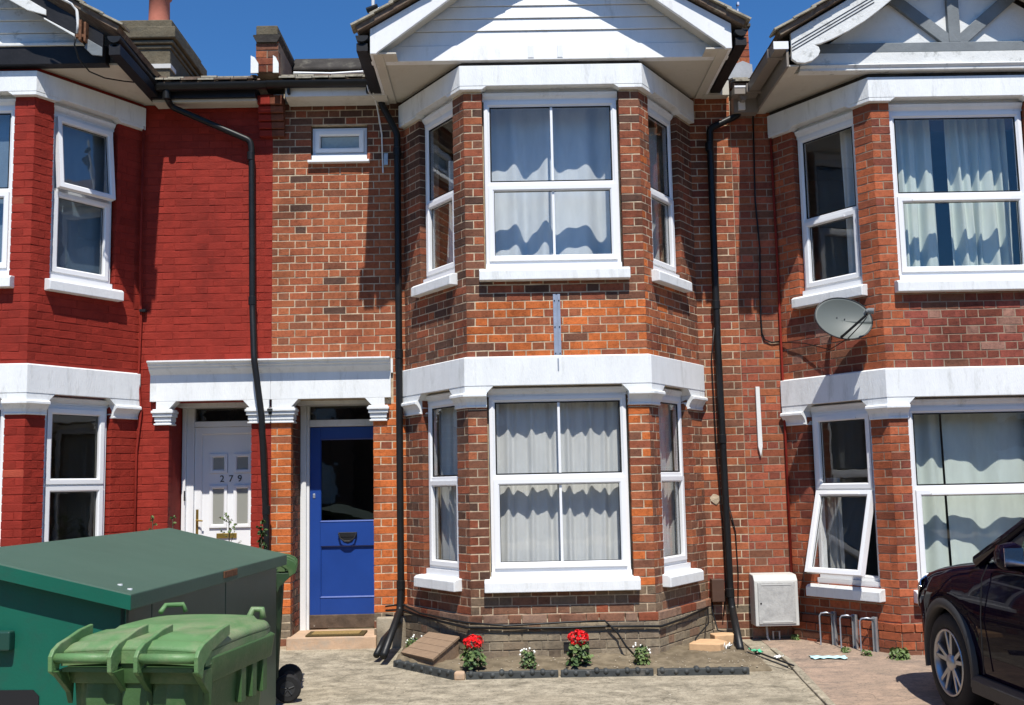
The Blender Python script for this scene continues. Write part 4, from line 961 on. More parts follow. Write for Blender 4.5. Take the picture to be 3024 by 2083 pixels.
q = MB(); q.box(2.38, 2.62, -.27, -.13, 5.42, 5.50); q.prism([(2.43, 5.42), (2.53, 5.42), (2.50, 5.37), (2.46, 5.37)], -.24, -.14, lambda a, b, c: Vector((a, c, b))); q.build('gutter_outlet', 'grey_plastic', Nh)
q = MB(); q.box(2.44, 2.51, -.16, -.05, 5.30, 5.385); q.build('hopper', 'upvc', Nh, bevel=.003)
q = MB(); q.box(2.38, 2.62, -.275, -.27, 5.485, 5.503); q.build('gutter_lip', 'upvc', Nh)
q = MB(); q.box(2.40, 2.64, -.13, -.01, 5.28, 5.46); q.build('eave_box', 'grey_plastic', Nh)
main_roof(Nh, 2.40, 7.1, ye=-.2, ze=5.5)
pc = thing('party_chimney', (2.52, .2, 5.6), 'narrow brick parapet stack with lead flashing in the gap between the two gables', 'chimney')
q = MB(); q.box(2.42, 2.64, .1, 1.6, 5.55, 6.30); q.build('wall', 'mortar_grey', pc)
T = frame((2.42, .1), (2.64, .1)); rn = random.Random(9)
for i in range(9):
    z = 5.62 + i * .075
    for a, b in (((0, .22),) if i % 2 else ((0, .105), (.115, .22))):
        me = brick_mesh('s' if b - a > .14 else 'h', i % 5, 'brick_single'); o = bpy.data.objects.new('brick', me); COL.objects.link(o); o.parent = pc
        o.location = T((a + b) / 2, .006, z) - WL[pc.name]; o.scale = ((b - a) / (.215 if b - a > .14 else .1025), 1, 1); o.color = (*pick(rn, [(3, RED_), (2, ORG)]), 1)
q = MB(); q.box(2.41, 2.66, .07, 1.6, 6.28, 6.31); q.build('coping', 'felt_black', pc)
q = MB(); q.box(2.42, 2.645, .09, 1.6, 6.31, 6.41); q.build('coping_brick', 'clay_pot', pc, bevel=.01)
q = MB(); q.prism([(2.40, 5.62), (2.66, 5.62), (2.655, 5.86), (2.56, 5.90), (2.48, 5.87), (2.415, 5.89)], .06, .09, lambda a, b, c: Vector((a, c, b))); q.build('flashing', 'lead', pc)
q = MB(); q.box(2.515, 2.53, .02, .05, 6.25, 6.5); q.box(2.515, 2.535, .0, .05, 6.48, 6.51); q.build('stay', 'steel', pc)
# cable on the shaded wall strip
q = MB(); q.tube([(2.62, -.015, 5.3), (2.60, -.015, 4.4), (2.625, -.015, 3.9), (2.60, -.015, 3.3), (2.605, -.015, 3.05), (2.63, -.015, 2.98), (2.70, -.015, 2.95), (2.78, -.015, 2.96)], .008, 6); q.build('cable', 'black_plastic', Nh, smooth=True)
q = MB(); q.tube([(2.785, -.02, 5.2), (2.79, -.03, 3.8), (2.785, -.03, 2.4), (2.78, -.03, .3)], .012, 6); q.build('cable', 'mortar_red', Nh, smooth=True)
st_ = thing('marker_stake', (2.535, -.02, 1.8), 'white pointed plastic strip fixed upright to the wall above the meter box', 'strip')
q = MB(); q.prism([(2.512, 2.51), (2.512, 1.92), (2.535, 1.82), (2.556, 1.92), (2.552, 2.51)], -.035, -.004, lambda a, b, c: Vector((a, c, b))); q.build('strip', 'upvc_grubby', st_, bevel=.003)

# ================================================================== FORECOURT THINGS
# flower bed soil
q = MB(); rn = random.Random(2); rows = []
bed = lambda x, y: .085 + .035 * max(0, min(1, (y + 1.5) / .6)) + .018 * math.sin(9 * x + 3 * y) * math.sin(7 * y - 2 * x) + rn.uniform(-.009, .009)
for j in range(25):
    y = lerp(-1.535, .0, j / 24); row = []
    for i in range(61):
        xl_ = -1.0 + max(0, (-.9 - y)) * .9; x = lerp(xl_, 2.2, i / 60); row.append((x, y, gz(y) - .03 if i in (0, 60) or j == 0 else bed(x, y)))
    rows.append(row)
q.grid(rows); tag(q.build('flower_bed_soil', 'soil', smooth=True), 'strip of dry sandy soil along the foot of the bay', kind='structure')
# pebbles and crumbs
q = MB(); rn = random.Random(5)
for i in range(330):
    if i < 190: x, y = rn.uniform(-.9, 2.25), rn.uniform(-1.5, -.95)
    elif i < 300: x, y = rn.uniform(1.75, 2.55), rn.uniform(-1.9, -.3)
    else: x, y = rn.uniform(-1.4, 2.2), rn.uniform(-2.6, -1.6)
    s = rn.uniform(.003, .009); z = (bed(x, y) if y > -1.5 and x < 2.2 and x > -.5 else gz(y)) + s * .3
    P = [(x + s * a * rn.uniform(.6, 1.3), y + s * b * rn.uniform(.6, 1.3), z + s * c * rn.uniform(.5, 1)) for a, b, c in ((1, 0, 0), (-1, 0, 0), (0, 1, 0), (0, -1, 0), (0, 0, 1), (0, 0, -1))]
    q.add(P, [(0, 2, 4), (2, 1, 4), (1, 3, 4), (3, 0, 4), (2, 0, 5), (1, 2, 5), (3, 1, 5), (0, 3, 5)])
tag(q.build('gravel', 'grit'), 'scattered pale grit and pebbles on the flower bed', 'gravel', kind='stuff')
# plastic edging strips with stud heads
def edging(label, p0, p1, n):
    e = thing('garden_edging', ((p0[0] + p1[0]) / 2, (p0[1] + p1[1]) / 2, .04), label, 'edging', 'garden edging strips')
    T = frame(p0, p1); q = MB(); L = T.L; zg = gz(p0[1])
    q.prism([(-.03, zg - .03), (.02, zg - .03), (.015, zg + .055), (-.028, zg + .055)], 0, L, lambda a, b, c: T(c, a, b)); q.build('strip', 'edging', e, bevel=.006)
    me = None; rn = random.Random(n)
    for i in range(n):
        u = L * (i + .5) / n + rn.uniform(-.012, .012)
        if me is None:
            s = MB(); s.lathe([(.0, .022), (.012, .02), (.021, .012), (.025, 0), (.025, -.03)], lambda x, y, z: T(u, .006, zg + .040) + T.n.to_3d() * z + Vector((T.e.x * x, T.e.y * x, y)), 12); o = s.build('stud', 'edging', e, smooth=True); me = o
            ref = T(u, 0, 0)
        else:
            o = me.copy(); COL.objects.link(o); o.location = me.location + (T(u, 0, 0) - ref) + Vector((0, 0, rn.uniform(-.012, .008)))
    return e
edging('dark plastic edging strip running diagonally before the wooden box', (-.97, -.96), (-.42, -1.56), 7)
edging('dark plastic edging strip in front of the left red geranium', (-.33, -1.555), (.42, -1.545), 9)
edging('dark plastic edging strip in front of the right red geranium', (.44, -1.55), (1.19, -1.565), 9)
edging('dark plastic edging strip nearest the right-hand drain spout', (1.22, -1.575), (1.96, -1.60), 8)
q = MB(); q.box(-.425, -.335, -1.59, -1.52, .03, .105); tag(q.build('edging_stone', 'step_stone', bevel=.02), 'small sandy stone block between two edging strips', 'stone')
# sloping wooden box cover
wb = thing('wooden_box', (-.65, -1.05, .09), 'low wooden box with sloping slatted lid at the left of the flower bed', 'box')
c = [Vector((-.69, -.60, .272)), Vector((-.40, -.90, .268)), Vector((-.612, -1.30, .142)), Vector((-.918, -.89, .142))]
n = (c[1] - c[0]).cross(c[3] - c[0]).normalized(); n = n if n.z > 0 else -n
for i in range(4):
    a, b = i / 4 + .004, (i + 1) / 4 - .004; P = []
    for off in (0, .022):
        for l in (0, 1):
            for s in (a, b): P.append(c[0].lerp(c[3], s).lerp(c[1].lerp(c[2], s), l) + n * off)
    t = MB(); t.hexa(P); t.build('slat', 'wood_box', wb, bevel=.003)
ins = lambda p, k_=.06: p.lerp(sum(c, Vector()) / 4, k_)
cc = [ins(p) for p in c]
for i in range(4):
    a, b = cc[i], cc[(i + 1) % 4]; inn = (sum(cc, Vector()) / 4); ai, bi = a.lerp(inn, .08), b.lerp(inn, .08)
    t = MB(); t.hexa([Vector((p.x, p.y, .05)) for p in (a, b, ai, bi)] + [p - n * .002 for p in (a, b, ai, bi)]); t.build('side_board', 'wood_box', wb)

# plants
def leafy(mb, c, r, n, size, rn, flat=.5, zlo=.2, top=1.0):
    for _ in range(n):
        th, ph = rn.uniform(0, 6.283), rn.random(); rr = r * (.35 + .65 * rn.random() ** .6)
        p = Vector((c[0] + rr * math.cos(th) * (1 - .35 * ph), c[1] + rr * math.sin(th) * (1 - .35 * ph), c[2] + r * top * lerp(zlo, 1.5, ph)))
        nrm = Vector((math.cos(th) * .6 + rn.uniform(-.5, .5), math.sin(th) * .6 + rn.uniform(-.5, .5), rn.uniform(.2, 1))).normalized()
        a = nrm.cross(Vector((rn.uniform(-1, 1), rn.uniform(-1, 1), .2))).normalized(); b = nrm.cross(a); s = size * rn.uniform(.6, 1.2)
        k_ = len(mb.v)
        pts = [p + a * s * x + b * s * y + nrm * s * z for x, y, z in ((-1, 0, 0), (-.5, .62, .12), (.45, .6, .14), (1, 0, 0), (.45, -.6, .14), (-.5, -.62, .12), (0, 0, -.1))]
        mb.add(pts, [(6, i, (i + 1) % 6) for i in range(6)])
def geranium(label, x, y, z, s, seed):
    rn = random.Random(seed); g_ = thing('geranium', (x, y, z), label, 'flower', 'red geraniums')
    m1, m2 = MB(), MB(); leafy(m1, (x, y, z + .02 * s), .125 * s, 120, .028 * s, rn, zlo=.1, top=.85); leafy(m2, (x, y, z + .05 * s), .13 * s, 60, .026 * s, rn, zlo=.4, top=.85)
    m1.build('foliage', 'leaf', g_, recalc=False); m2.build('new_leaves', 'leaf_light', g_, recalc=False)
    st = MB()
    for i in range(5):
        a = rn.uniform(0, 6.3); st.tube([(x, y, z - .02), (x + .03 * math.cos(a), y + .03 * math.sin(a), z + .1 * s), (x + .05 * math.cos(a), y + .05 * math.sin(a), z + .2 * s)], .004, 5)
    st.build('stem', 'stem', g_)
    fl = MB(); hc = Vector((x, y, z + .255 * s))
    for i in range(190):
        v = Vector((rn.gauss(0, 1), rn.gauss(0, 1), rn.gauss(.35, 1))).normalized(); p = hc + Vector((v.x * .09, v.y * .09, v.z * .062)) * s * rn.uniform(.8, 1.06)
        a = v.cross(Vector((rn.uniform(-1, 1), rn.uniform(-1, 1), rn.uniform(-1, 1)))).normalized(); b = v.cross(a); q_ = .016 * s * rn.uniform(.7, 1.2)
        fl.add([p + a * q_, p + b * q_ * .8 + v * q_ * .4, p - a * q_, p - b * q_ * .8 + v * q_ * .4, p + v * q_ * -.2], [(4, 0, 1), (4, 1, 2), (4, 2, 3), (4, 3, 0)])
    fl.build('flower_head', 'petal_red', g_, recalc=False)
geranium('red geranium with a round flower head beside the wooden box', -.27, -1.42, .09, .88, 3)
geranium('red geranium with a round flower head in the middle of the flower bed', .60, -1.40, .09, .93, 8)
def white_plant(label, x, y, z, s, seed):
    rn = random.Random(seed); g_ = thing('white_flower', (x, y, z), label, 'plant', 'small white flowering plants')
    m1 = MB(); leafy(m1, (x, y, z), .075 * s, 130, .016 * s, rn, zlo=.1, top=1.15); m1.build('foliage', 'leaf_light' if seed % 2 else 'leaf', g_, recalc=False)
    m2 = MB(); leafy(m2, (x, y, z), .078 * s, 60, .014 * s, rn, zlo=.1, top=1.2); m2.build('new_leaves', 'leaf_light', g_, recalc=False)
    fl = MB()
    for i in range(13):
        th = rn.uniform(0, 6.28); r_ = .08 * s * rn.random() ** .5; p = Vector((x + r_ * math.cos(th), y + r_ * math.sin(th), z + s * rn.uniform(.08, .165))); q_ = .008
        fl.add([p + Vector((q_ * math.cos(k_ * 1.2566), q_ * .6 * math.sin(k_ * 1.2566), q_ * math.sin(k_ * 1.2566))) for k_ in range(5)] + [p + Vector((0, -q_ * .6, 0))], [(5, k_, (k_ + 1) % 5) for k_ in range(5)])
    fl.build('flower', 'petal_white', g_, recalc=False)
    st = MB(); st.tube([(x, y, z - .03), (x + .01, y, z + .08)], .004, 5); st.build('stem', 'stem', g_)
white_plant('small white flowered plant between the two geraniums', .18, -1.38, .09, 1.0, 4)
white_plant('small white flowered plant right of both geraniums', 1.13, -1.32, .09, 1.05, 5)
white_plant('small white flowered plant behind the wooden box', -.84, -.62, .10, 1.0, 7)
def weed(label, x, y, s, seed, z=None):
    rn = random.Random(seed); z = gz(y) if z is None else z; g_ = thing('weed', (x, y, z), label, 'weed', 'weeds along the right bay')
    m1 = MB(); leafy(m1, (x, y, z), .09 * s, int(90 * s) + 20, .022 * s, rn, zlo=.02, top=.6); m1.build('foliage', 'leaf_light', g_, recalc=False)
weed('bushy green weed at the corner of the right bay beside the car wheel', 3.36, -1.12, 1.1, 2)
weed('low weed under the middle bike hook', 3.02, -.78, .55, 3); weed('low weed under the bike hook nearest the car', 3.14, -.95, .6, 4); weed('thin weed growing below the meter box corner', 2.76, -.10, .6, 5)
# tall twiggy plants in front of the red house
def sapling(label, x, y, h, spread, n, seed, m='leaf_light', size=.02):
    rn = random.Random(seed); g_ = thing('sapling', (x, y, gz(y)), label, 'plant', 'young plants before the red house')
    st = MB(); lf = MB(); st.tube([(x, y, gz(y) - .05), (x + .01, y, gz(y) + h * .5), (x - .005, y, h)], [.012, .009, .003], 6)
    for i in range(n):
        t = rn.uniform(.45, 1); z = lerp(gz(y), h, t); a = rn.uniform(0, 6.28); L = spread * (1.15 - t * .8) * rn.uniform(.5, 1)
        e = Vector((x + L * math.cos(a), y + L * math.sin(a), z + L * rn.uniform(.4, 1))); st.tube([(x, y, z), ((x + e.x) / 2, (y + e.y) / 2, z + (e.z - z) * .35), e], [.004, .003, .0015], 4)
        for k_ in range(7): p = Vector((x, y, z)).lerp(e, rn.uniform(.3, 1.05)); leafy(lf, (p.x, p.y, p.z), .012, 1, size, rn, zlo=-.3, top=.5)
    st.build('stem', 'stem', g_); lf.build('foliage', m, g_, recalc=False)
sapling('slim conifer-like seedling behind the shed, leftmost of the pots', -3.22, -.55, 1.38, .09, 22, 3, size=.014)
sapling('slim upright seedling behind the shed near the white door frame', -3.02, -.6, 1.36, .10, 22, 4, size=.014)
sapling('airy twiggy plant standing before the white door', -2.52, -.55, 1.34, .30, 16, 6, size=.013)
sapling('dark leaved climber around the foot of the black pipe by the white door', -2.26, -.40, 1.30, .10, 40, 8, 'leaf', .02)

# satellite dish on the right bay
ds = thing('satellite_dish', (3.1, -.75, 2.8), 'grey oval satellite dish with black arm under the right first floor side window', 'satellite dish')
cN = Vector((3.115, -.93, 3.035)); nrm = Vector((-.02, -1, .30)).normalized(); ax = nrm.cross(Vector((0, 0, 1))).normalized() * -1; ay = ax.cross(nrm) * -1
ay = nrm.cross(ax); ay = ay if ay.z > 0 else -ay
rl = R(-14); bx_, by_ = ax * math.cos(rl) + ay * math.sin(rl), -ax * math.sin(rl) + ay * math.cos(rl)
q = MB(); rows = []
for i in range(13):
    r_ = i / 12; row = []
    for k_ in range(41):
        a = 2 * math.pi * k_ / 40; x = .258 * r_ * math.cos(a); y = .205 * r_ * math.sin(a)
        row.append(cN + bx_ * x + by_ * y - nrm * (.055 * (1 - r_ ** 2)))
    rows.append(row)
q.grid(rows); q.build('reflector', 'dish_grey', ds, smooth=True, solid=.006)
q = MB(); q.tube([cN + bx_ * .258 * math.cos(2 * math.pi * k_ / 40) + by_ * .205 * math.sin(2 * math.pi * k_ / 40) for k_ in range(41)], .006, 6); q.build('rim', 'dark_metal', ds, smooth=True)
arm0 = cN + bx_ * .0 - by_ * .19; lnb = cN + bx_ * .15 + by_ * .0 + nrm * .20
q = MB(); q.tube([arm0, arm0 + nrm * .05 + bx_ * .01, lnb - by_ * .03], [.013, .012, .011], 8); q.build('arm', 'black_plastic', ds)
q = MB(); q.tube([lnb + nrm * .03, lnb - nrm * .02, lnb - nrm * .03], [.018, .02, .027], 12); q.tube([lnb + nrm * .02, lnb + nrm * .035 + bx_ * .05], [.024, .028], 10); q.build('feed_horn', 'grey_paint', ds)
q = MB(); q.tube([cN - nrm * .06, Vector((3.12, -.60, 3.0)), Vector((3.13, -.50, 2.95))], .018, 8); q.build('wall_mount', 'galv', ds)
q = MB(); q.tube([lnb, lnb - by_ * .06, lnb - by_ * .12 - bx_ * .03, arm0 + bx_ * .06, Vector((3.10, -.55, 2.80)), Vector((2.95, -.28, 2.90)), Vector((2.79, -.02, 2.95))], .005, 5); q.build('cable', 'black_plastic', ds, smooth=True)
for x in (-.05, .02):
    q = MB(); p = cN + bx_ * x + by_ * .02 - nrm * .048; q.tube([p, p + nrm * .006], .006, 8); q.build('bolt', 'dark_metal', ds)
# gas meter box
mb_ = thing('meter_box', (2.57, -.1, .17), 'weathered white gas meter box on the wall left of the bike hooks', 'meter box')
q = MB(); q.prism([(0, .215), (-.20, .215), (-.20, .64), (-.155, .69), (0, .70)], 2.37, 2.785, lambda a, b, c: Vector((c, a, b))); q.build('case', 'meter_frame', mb_, bevel=.008)
q = MB(); q.box(2.40, 2.755, -.209, -.199, .235, .625); q.build('door', 'meter_white', mb_, bevel=.004)
q = MB(); q.box(2.435, 2.72, -.2125, -.208, .25, .262); q.box(2.435, 2.72, -.2125, -.208, .598, .606); q.build('hinge_rib', 'meter_frame', mb_)
q = MB(); q.disc_cyl((2.425, -.211, .43), (0, 1, 0), .008, .006, 10); q.build('lock', 'dark_metal', mb_)
q = MB(); q.tube([(2.5, -.08, .22), (2.5, -.1, .1), (2.53, -.12, .03)], .011, 8); q.tube([(2.56, -.08, .03), (2.56, -.08, .15), (2.62, -.08, .15), (2.62, -.08, .03)], .01, 8); q.build('pipe', 'galv', mb_)
q = MB(); q.box(1.985, 2.105, -.11, -.012, .44, .655); tag(q.build('cable_box', 'brown_plastic', bevel=.006), 'brown plastic cable box beside the right-hand drainpipe', 'junction box')
# bike hooks
Tl = opN['l'][0]
def hook(label, u, z0, k_):
    h = thing('bike_hook', Tl(u, .05, z0), label, 'bike hook', 'wall bike hooks')
    q = MB(); q.box(u + .045, u + .085, .042, .052, z0, z0 + .41, Tl); q.box(u + .045, u + .049, .04, .075, z0, z0 + .41, Tl); q.box(u + .081, u + .085, .04, .075, z0, z0 + .41, Tl); q.build('wall_plate', 'galv', h, bevel=.002)
    q = MB(); pts = [(u + .065, .06, z0 + .39), (u + .02, .11, z0 + .402), (u - .02, .13, z0 + .395), (u - .035, .135, z0 + .37), (u - .035, .135, z0 + .05), (u - .025, .14, z0 + .015), (u + .0, .18, z0 + .0), (u + .03, .22, z0 + .02)]
    q.tube([Tl(*p) for p in pts], .0075, 8); q.build('loop', 'steel', h, smooth=True)
    q = MB(); q.tube([Tl(u + .05, .06, z0 + .02), Tl(u + .07, .15, z0 - .005), Tl(u + .085, .19, z0 + .025)], .0075, 8); q.build('rest', 'steel', h, smooth=True)
hook('galvanised wall bike hook nearest the meter box', .43, -.04, 0); hook('galvanised wall bike hook, middle of the three', .655, -.045, 1); hook('galvanised wall bike hook nearest the parked car', .865, -.05, 2)
# litter
def crumple(name, label, cat, m, x, y, lx, ly, h, ang, seed, z=None):
    rn = random.Random(seed); T = rot_frame(Vector((x, y, (gz(y) if z is None else z) + .006)), ang); q = MB()
    q.grid([[T(lx * (i / 9 - .5) + rn.uniform(-.006, .006), ly * (j / 5 - .5) * (1 + .15 * math.sin(i)), h * abs(math.sin(i * 1.3 + seed) * math.cos(j * .9)) + rn.uniform(0, h * .4)) for i in range(10)] for j in range(6)])
    return tag(q.build(name, m, smooth=True, solid=.003), label, cat)
crumple('face_mask', 'pale blue disposable mask lying on the paving under the bike hooks', 'mask', 'litter_blue', 2.78, -1.03, .30, .15, .012, R(-8), 2)
crumple('plastic_scrap', 'bright green plastic scrap lying by the right drain spout', 'litter', 'litter_green', 2.19, -.72, .18, .10, .03, R(-30), 4)
crumple('plastic_scrap', 'small green plastic scrap left of the right drain spout', 'litter', 'litter_green', 1.93, -.98, .08, .05, .02, R(20), 5, .09)
crumple('paper_scrap', 'white crumpled tissue beside the broken orange stone', 'litter', 'litter_white', 1.92, -.86, .11, .08, .07, R(10), 6, .09)
crumple('paper_scrap', 'small white scrap on the concrete divider right of the drain spout', 'litter', 'litter_white', 2.36, -1.0, .08, .05, .02, R(40), 7)
def slab(label, x, y, z, lx, ly, h, ang, m, seed):
    rn = random.Random(seed); T = rot_frame(Vector((x, y, z)), ang); q = MB()
    q.prism([(-lx * .5, -ly * .5), (lx * .42, -ly * .55), (lx * .55, ly * .1), (lx * .2, ly * .5), (-lx * .4, ly * .42)], 0, h, T); return tag(q.build('broken_stone', m, bevel=.008), label, 'stone')
slab('broken orange stone slab propped by the right end of the bay', 1.80, -.78, .06, .30, .30, .12, R(-20), 'orange_stone', 3)
slab('second orange stone fragment behind the first, beside the black pipe', 1.97, -.55, .06, .22, .16, .15, R(15), 'orange_stone', 5)
# aerial hardware on the middle roof
ae = thing('aerial_mount', (-1.1, -.5, 5.95), 'white pole and black clamps of an aerial on the left slope of the middle roof', 'aerial')
q = MB(); q.tube([(-1.20, -.35, 5.75), (-1.20, -.35, 6.45)], .016, 8); q.build('pole', 'cable_white', ae)
q = MB(); q.tube([(-1.26, -.36, 6.30), (-1.15, -.38, 6.33)], .03, 10); q.tube([(-1.06, -.37, 6.30), (-1.04, -.37, 6.12)], .022, 8); q.tube([(-.98, -.40, 6.27), (-.95, -.36, 6.30)], .05, 12); q.build('clamp', 'black_plastic', ae)
q = MB(); q.tube([(-1.20, -.35, 6.34), (-1.0, -.36, 6.28), (-.9, -.36, 6.33)], .012, 8); q.build('cross_arm', 'steel', ae)

# ================================================================== GREEN SHED AND BINS
sh = thing('storage_shed', (-2.1, -3.9, 0), 'large dark green metal storage shed with sloping lid behind the wheelie bin', 'shed')
S = rot_frame(Vector((-1.73, -5.2, 0)), -R(3.45))
def sz(x): return 1.13 - x * .238     # x negative leftwards
zg = -.06
q = MB(); xs_ = (0.0, -.87)
P = [S(x, y, sz(x) + o) for o in (-.075, 0) for y in (0, 2.66) for x in xs_]
q.hexa(P); q.build('lid', 'shed_roof', sh, bevel=.006)
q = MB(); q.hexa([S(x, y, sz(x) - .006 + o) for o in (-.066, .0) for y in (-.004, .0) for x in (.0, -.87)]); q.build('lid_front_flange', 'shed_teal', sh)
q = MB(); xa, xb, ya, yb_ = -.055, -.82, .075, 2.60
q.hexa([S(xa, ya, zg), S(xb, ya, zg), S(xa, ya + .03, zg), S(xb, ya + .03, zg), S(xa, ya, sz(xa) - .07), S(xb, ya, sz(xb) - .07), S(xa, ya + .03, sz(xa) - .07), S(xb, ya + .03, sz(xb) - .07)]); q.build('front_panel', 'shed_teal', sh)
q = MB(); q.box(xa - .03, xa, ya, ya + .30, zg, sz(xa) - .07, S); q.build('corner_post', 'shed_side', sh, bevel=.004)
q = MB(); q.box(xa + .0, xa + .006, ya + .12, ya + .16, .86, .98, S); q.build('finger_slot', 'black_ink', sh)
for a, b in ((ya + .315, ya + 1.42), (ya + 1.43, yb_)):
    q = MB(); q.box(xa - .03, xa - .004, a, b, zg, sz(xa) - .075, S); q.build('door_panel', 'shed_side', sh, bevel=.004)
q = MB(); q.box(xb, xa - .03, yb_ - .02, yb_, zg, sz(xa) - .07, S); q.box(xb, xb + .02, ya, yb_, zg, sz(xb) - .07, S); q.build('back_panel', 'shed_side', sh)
q = MB(); q.box(.0, .008, 1.28, 1.52, sz(0) - .045, sz(0) - .005, S); q.build('lid_hinge', 'rust', sh, bevel=.003)
for x in (-.03, -.10):
    q = MB(); q.tube([S(x - .02, .10 + (.05 if x < -.05 else 0), sz(x) + .001), S(x - .02, .10 + (.05 if x < -.05 else 0), sz(x) + .01)], .012, 8); q.build('bolt_cap', 'upvc', sh)
q = MB(); q.box(-.74, -.585, ya - .05, ya, .875, .965, S); q.build('latch_box', 'shed_side', sh, bevel=.008)
q = MB(); q.prism([(-.80, .36), (-.48, .36), (-.46, .38), (-.46, .66), (-.49, .69), (-.80, .69)], ya - .006, ya + .001, lambda a, b, c: S(a, c, b)); q.build('vent_opening', 'black_ink', sh)

def wheelie(label, loc, ang, w_=.62, h=1.05, seed=1, lidm='bin_lid', bodym='bin_green', dirty='bin_green'):
    b = thing('wheelie_bin', loc, label, 'wheelie bin', 'green wheelie bins'); T = rot_frame(Vector(loc), ang); hw = w_ / 2; hb = h - .06
    rn = random.Random(seed)
    # body: tapered with rounded corners and a recessed panel at the hinge side
    prof = []
    def ring(z, hx, y0, y1, r):
        pts = []
        for cx_, cy_, a0 in ((hx - r, y1 - r, 0), (-hx + r, y1 - r, 90), (-hx + r, y0 + r, 180), (hx - r, y0 + r, 270)):
            for k_ in range(5): a = R(a0 + 22.5 * k_); pts.append(T(cx_ + r * math.cos(a), cy_ + r * math.sin(a), z))
        return pts + [pts[0]]
    q = MB(); q.grid([ring(.05, hw * .74, -.24, .28, .05), ring(.3, hw * .80, -.26, .31, .05), ring(.62, hw * .87, -.285, .34, .05), ring(hb - .12, hw * .92, -.30, .365, .05), ring(hb - .10, hw * .93, -.305, .37, .05)]); q.build('body', bodym, b, smooth=True)
    q = MB(); q.grid([ring(hb - .11, hw * .95, -.31, .375, .05), ring(hb - .105, hw * 1.0, -.33, .40, .06), ring(hb - .01, hw * 1.03, -.34, .42, .06), ring(hb, hw * 1.0, -.33, .40, .06), ring(hb, hw * .88, -.28, .34, .05)]); q.build('rim', bodym, b, smooth=True, bevel=.003)
    for s in (-1, 1):
        for yy in (.02, .14, .26):
            q = MB(); q.box(min(s * hw * .9, s * hw * .99), max(s * hw * .9, s * hw * .99), yy, yy + .05, hb - .25, hb - .08, T); q.build('side_rib', bodym, b, bevel=.004)
    q = MB(); rows = []
    def flute(u):
        a = abs(u)
        return .030 if a < .20 else (.004 if a < .26 else (.022 if a < .48 else (.036 if a < .52 else (.036 if a < .80 else (.012 if a < .86 else .0)))))
    for z in [lerp(.12, hb - .10, k_ / 12) for k_ in range(13)]:
        y = -.245 - .055 * (z / hb) ; rows.append([T(hw * .92 * (.80 + .20 * z / hb) * u, y - flute(u) * min(1, (hb - .06 - z) / .06), z) for u in [k_ / 30 - 1 for k_ in range(61)]])
    q.grid(rows); q.build('back_panel', bodym, b, smooth=True)
    # lid
    q = MB(); rows = []; ny, nx = 40, 40
    for j in range(ny + 1):
        v = j / ny; y = lerp(-.345, .44, v); row = []
        for i in range(nx + 1):
            u = i / nx * 2 - 1; ww = hw * (1.0 if v < .75 else 1.0 - .16 * ((v - .75) / .25) ** 2); x = u * ww
            e = min(1, (1 - abs(u)) / .07) * min(1, v / .05) * min(1, (1 - v) / .05)
            z = .016 + .026 * e + .012 * (1 - u * u) + .010 * math.sin(3.14 * v)
            if .34 < v < .93 and abs(u) < .80: z += .022 * min(1, (v - .34) / .045, (.93 - v) / .045, (.80 - abs(u)) / .05)
            if .10 < v < .36 and (.22 < abs(u) < .93): z += .016 * min(1, (v - .10) / .04, (.36 - v) / .02, (abs(u) - .22) / .05, (.93 - abs(u)) / .05)
            row.append(T(x, y, hb + z))
        rows.append(row)
    q.grid(rows); skirt = []
    ld = q.build('lid', lidm, b, smooth=True, solid=.012)
    q = MB(); edge = [rows[0][i] for i in range(nx + 1)] + [rows[j][nx] for j in range(1, ny + 1)] + [rows[ny][i] for i in range(nx - 1, -1, -1)] + [rows[j][0] for j in range(ny - 1, -1, -1)]
    q.grid([edge, [Vector(p) - Vector((0, 0, .05)) for p in edge]]); q.build('lid_skirt', lidm, ld, smooth=False, solid=.008)
    # hinge bar grips and fins
    yb2, zb2 = -.40, hb + .005
    for x0_, x1_ in ((-1.0, -.18), (.18, 1.0)):
        q = MB(); q.tube([T(x0_ * hw, yb2, zb2), T(x1_ * hw, yb2, zb2)], .020, 14); q.build('grip', lidm, b, smooth=True)
        q = MB(); q.box(x0_ * hw * .9, x1_ * hw * .9, yb2 + .01, -.3, zb2 - .055, zb2 - .04, T); q.build('grip_shelf', bodym, b)
    for x in (-1.0, -.18, .18, 1.0):
        q = MB(); pr = [(yb2 - .028, zb2 - .05), (yb2 - .03, zb2 + .01), (yb2 - .012, zb2 + .034), (yb2 + .03, zb2 + .055), (-.30, hb + .075), (-.22, hb + .095), (-.13, hb + .105), (-.13, hb + .06), (-.30, hb + .02), (yb2 + .03, zb2 - .03), (yb2 + .02, zb2 - .08)]
        q.prism(pr, x * hw - .009, x * hw + .009, lambda a, b_, c: T(c, a, b_)); q.build('hinge_fin', lidm, b, bevel=.004)
        q = MB(); q.prism([(yb2 - .02, zb2 - .05), (-.28, zb2 - .05), (-.29, zb2 - .20), (-.31, zb2 - .15)], x * hw * .97 - .012, x * hw * .97 + .012, lambda a, b_, c: T(c, a, b_)); q.build('bracket', bodym, b, bevel=.003)
    q = MB(); q.tube([T(-hw * .7, .30, hb + .10), T(-hw * .72, .36, hb + .125), T(-hw * .5, .40, hb + .125), T(-hw * .45, .40, hb + .09)], .012, 8); q.build('lid_handle', lidm, b, smooth=True); q = MB(); q.tube([T(hw * .62, .36, hb + .06), T(hw * .64, .40, hb + .10), T(hw * .78, .40, hb + .10), T(hw * .80, .40, hb + .06)], .016, 8); q.build('lid_handle', lidm, b, smooth=True)
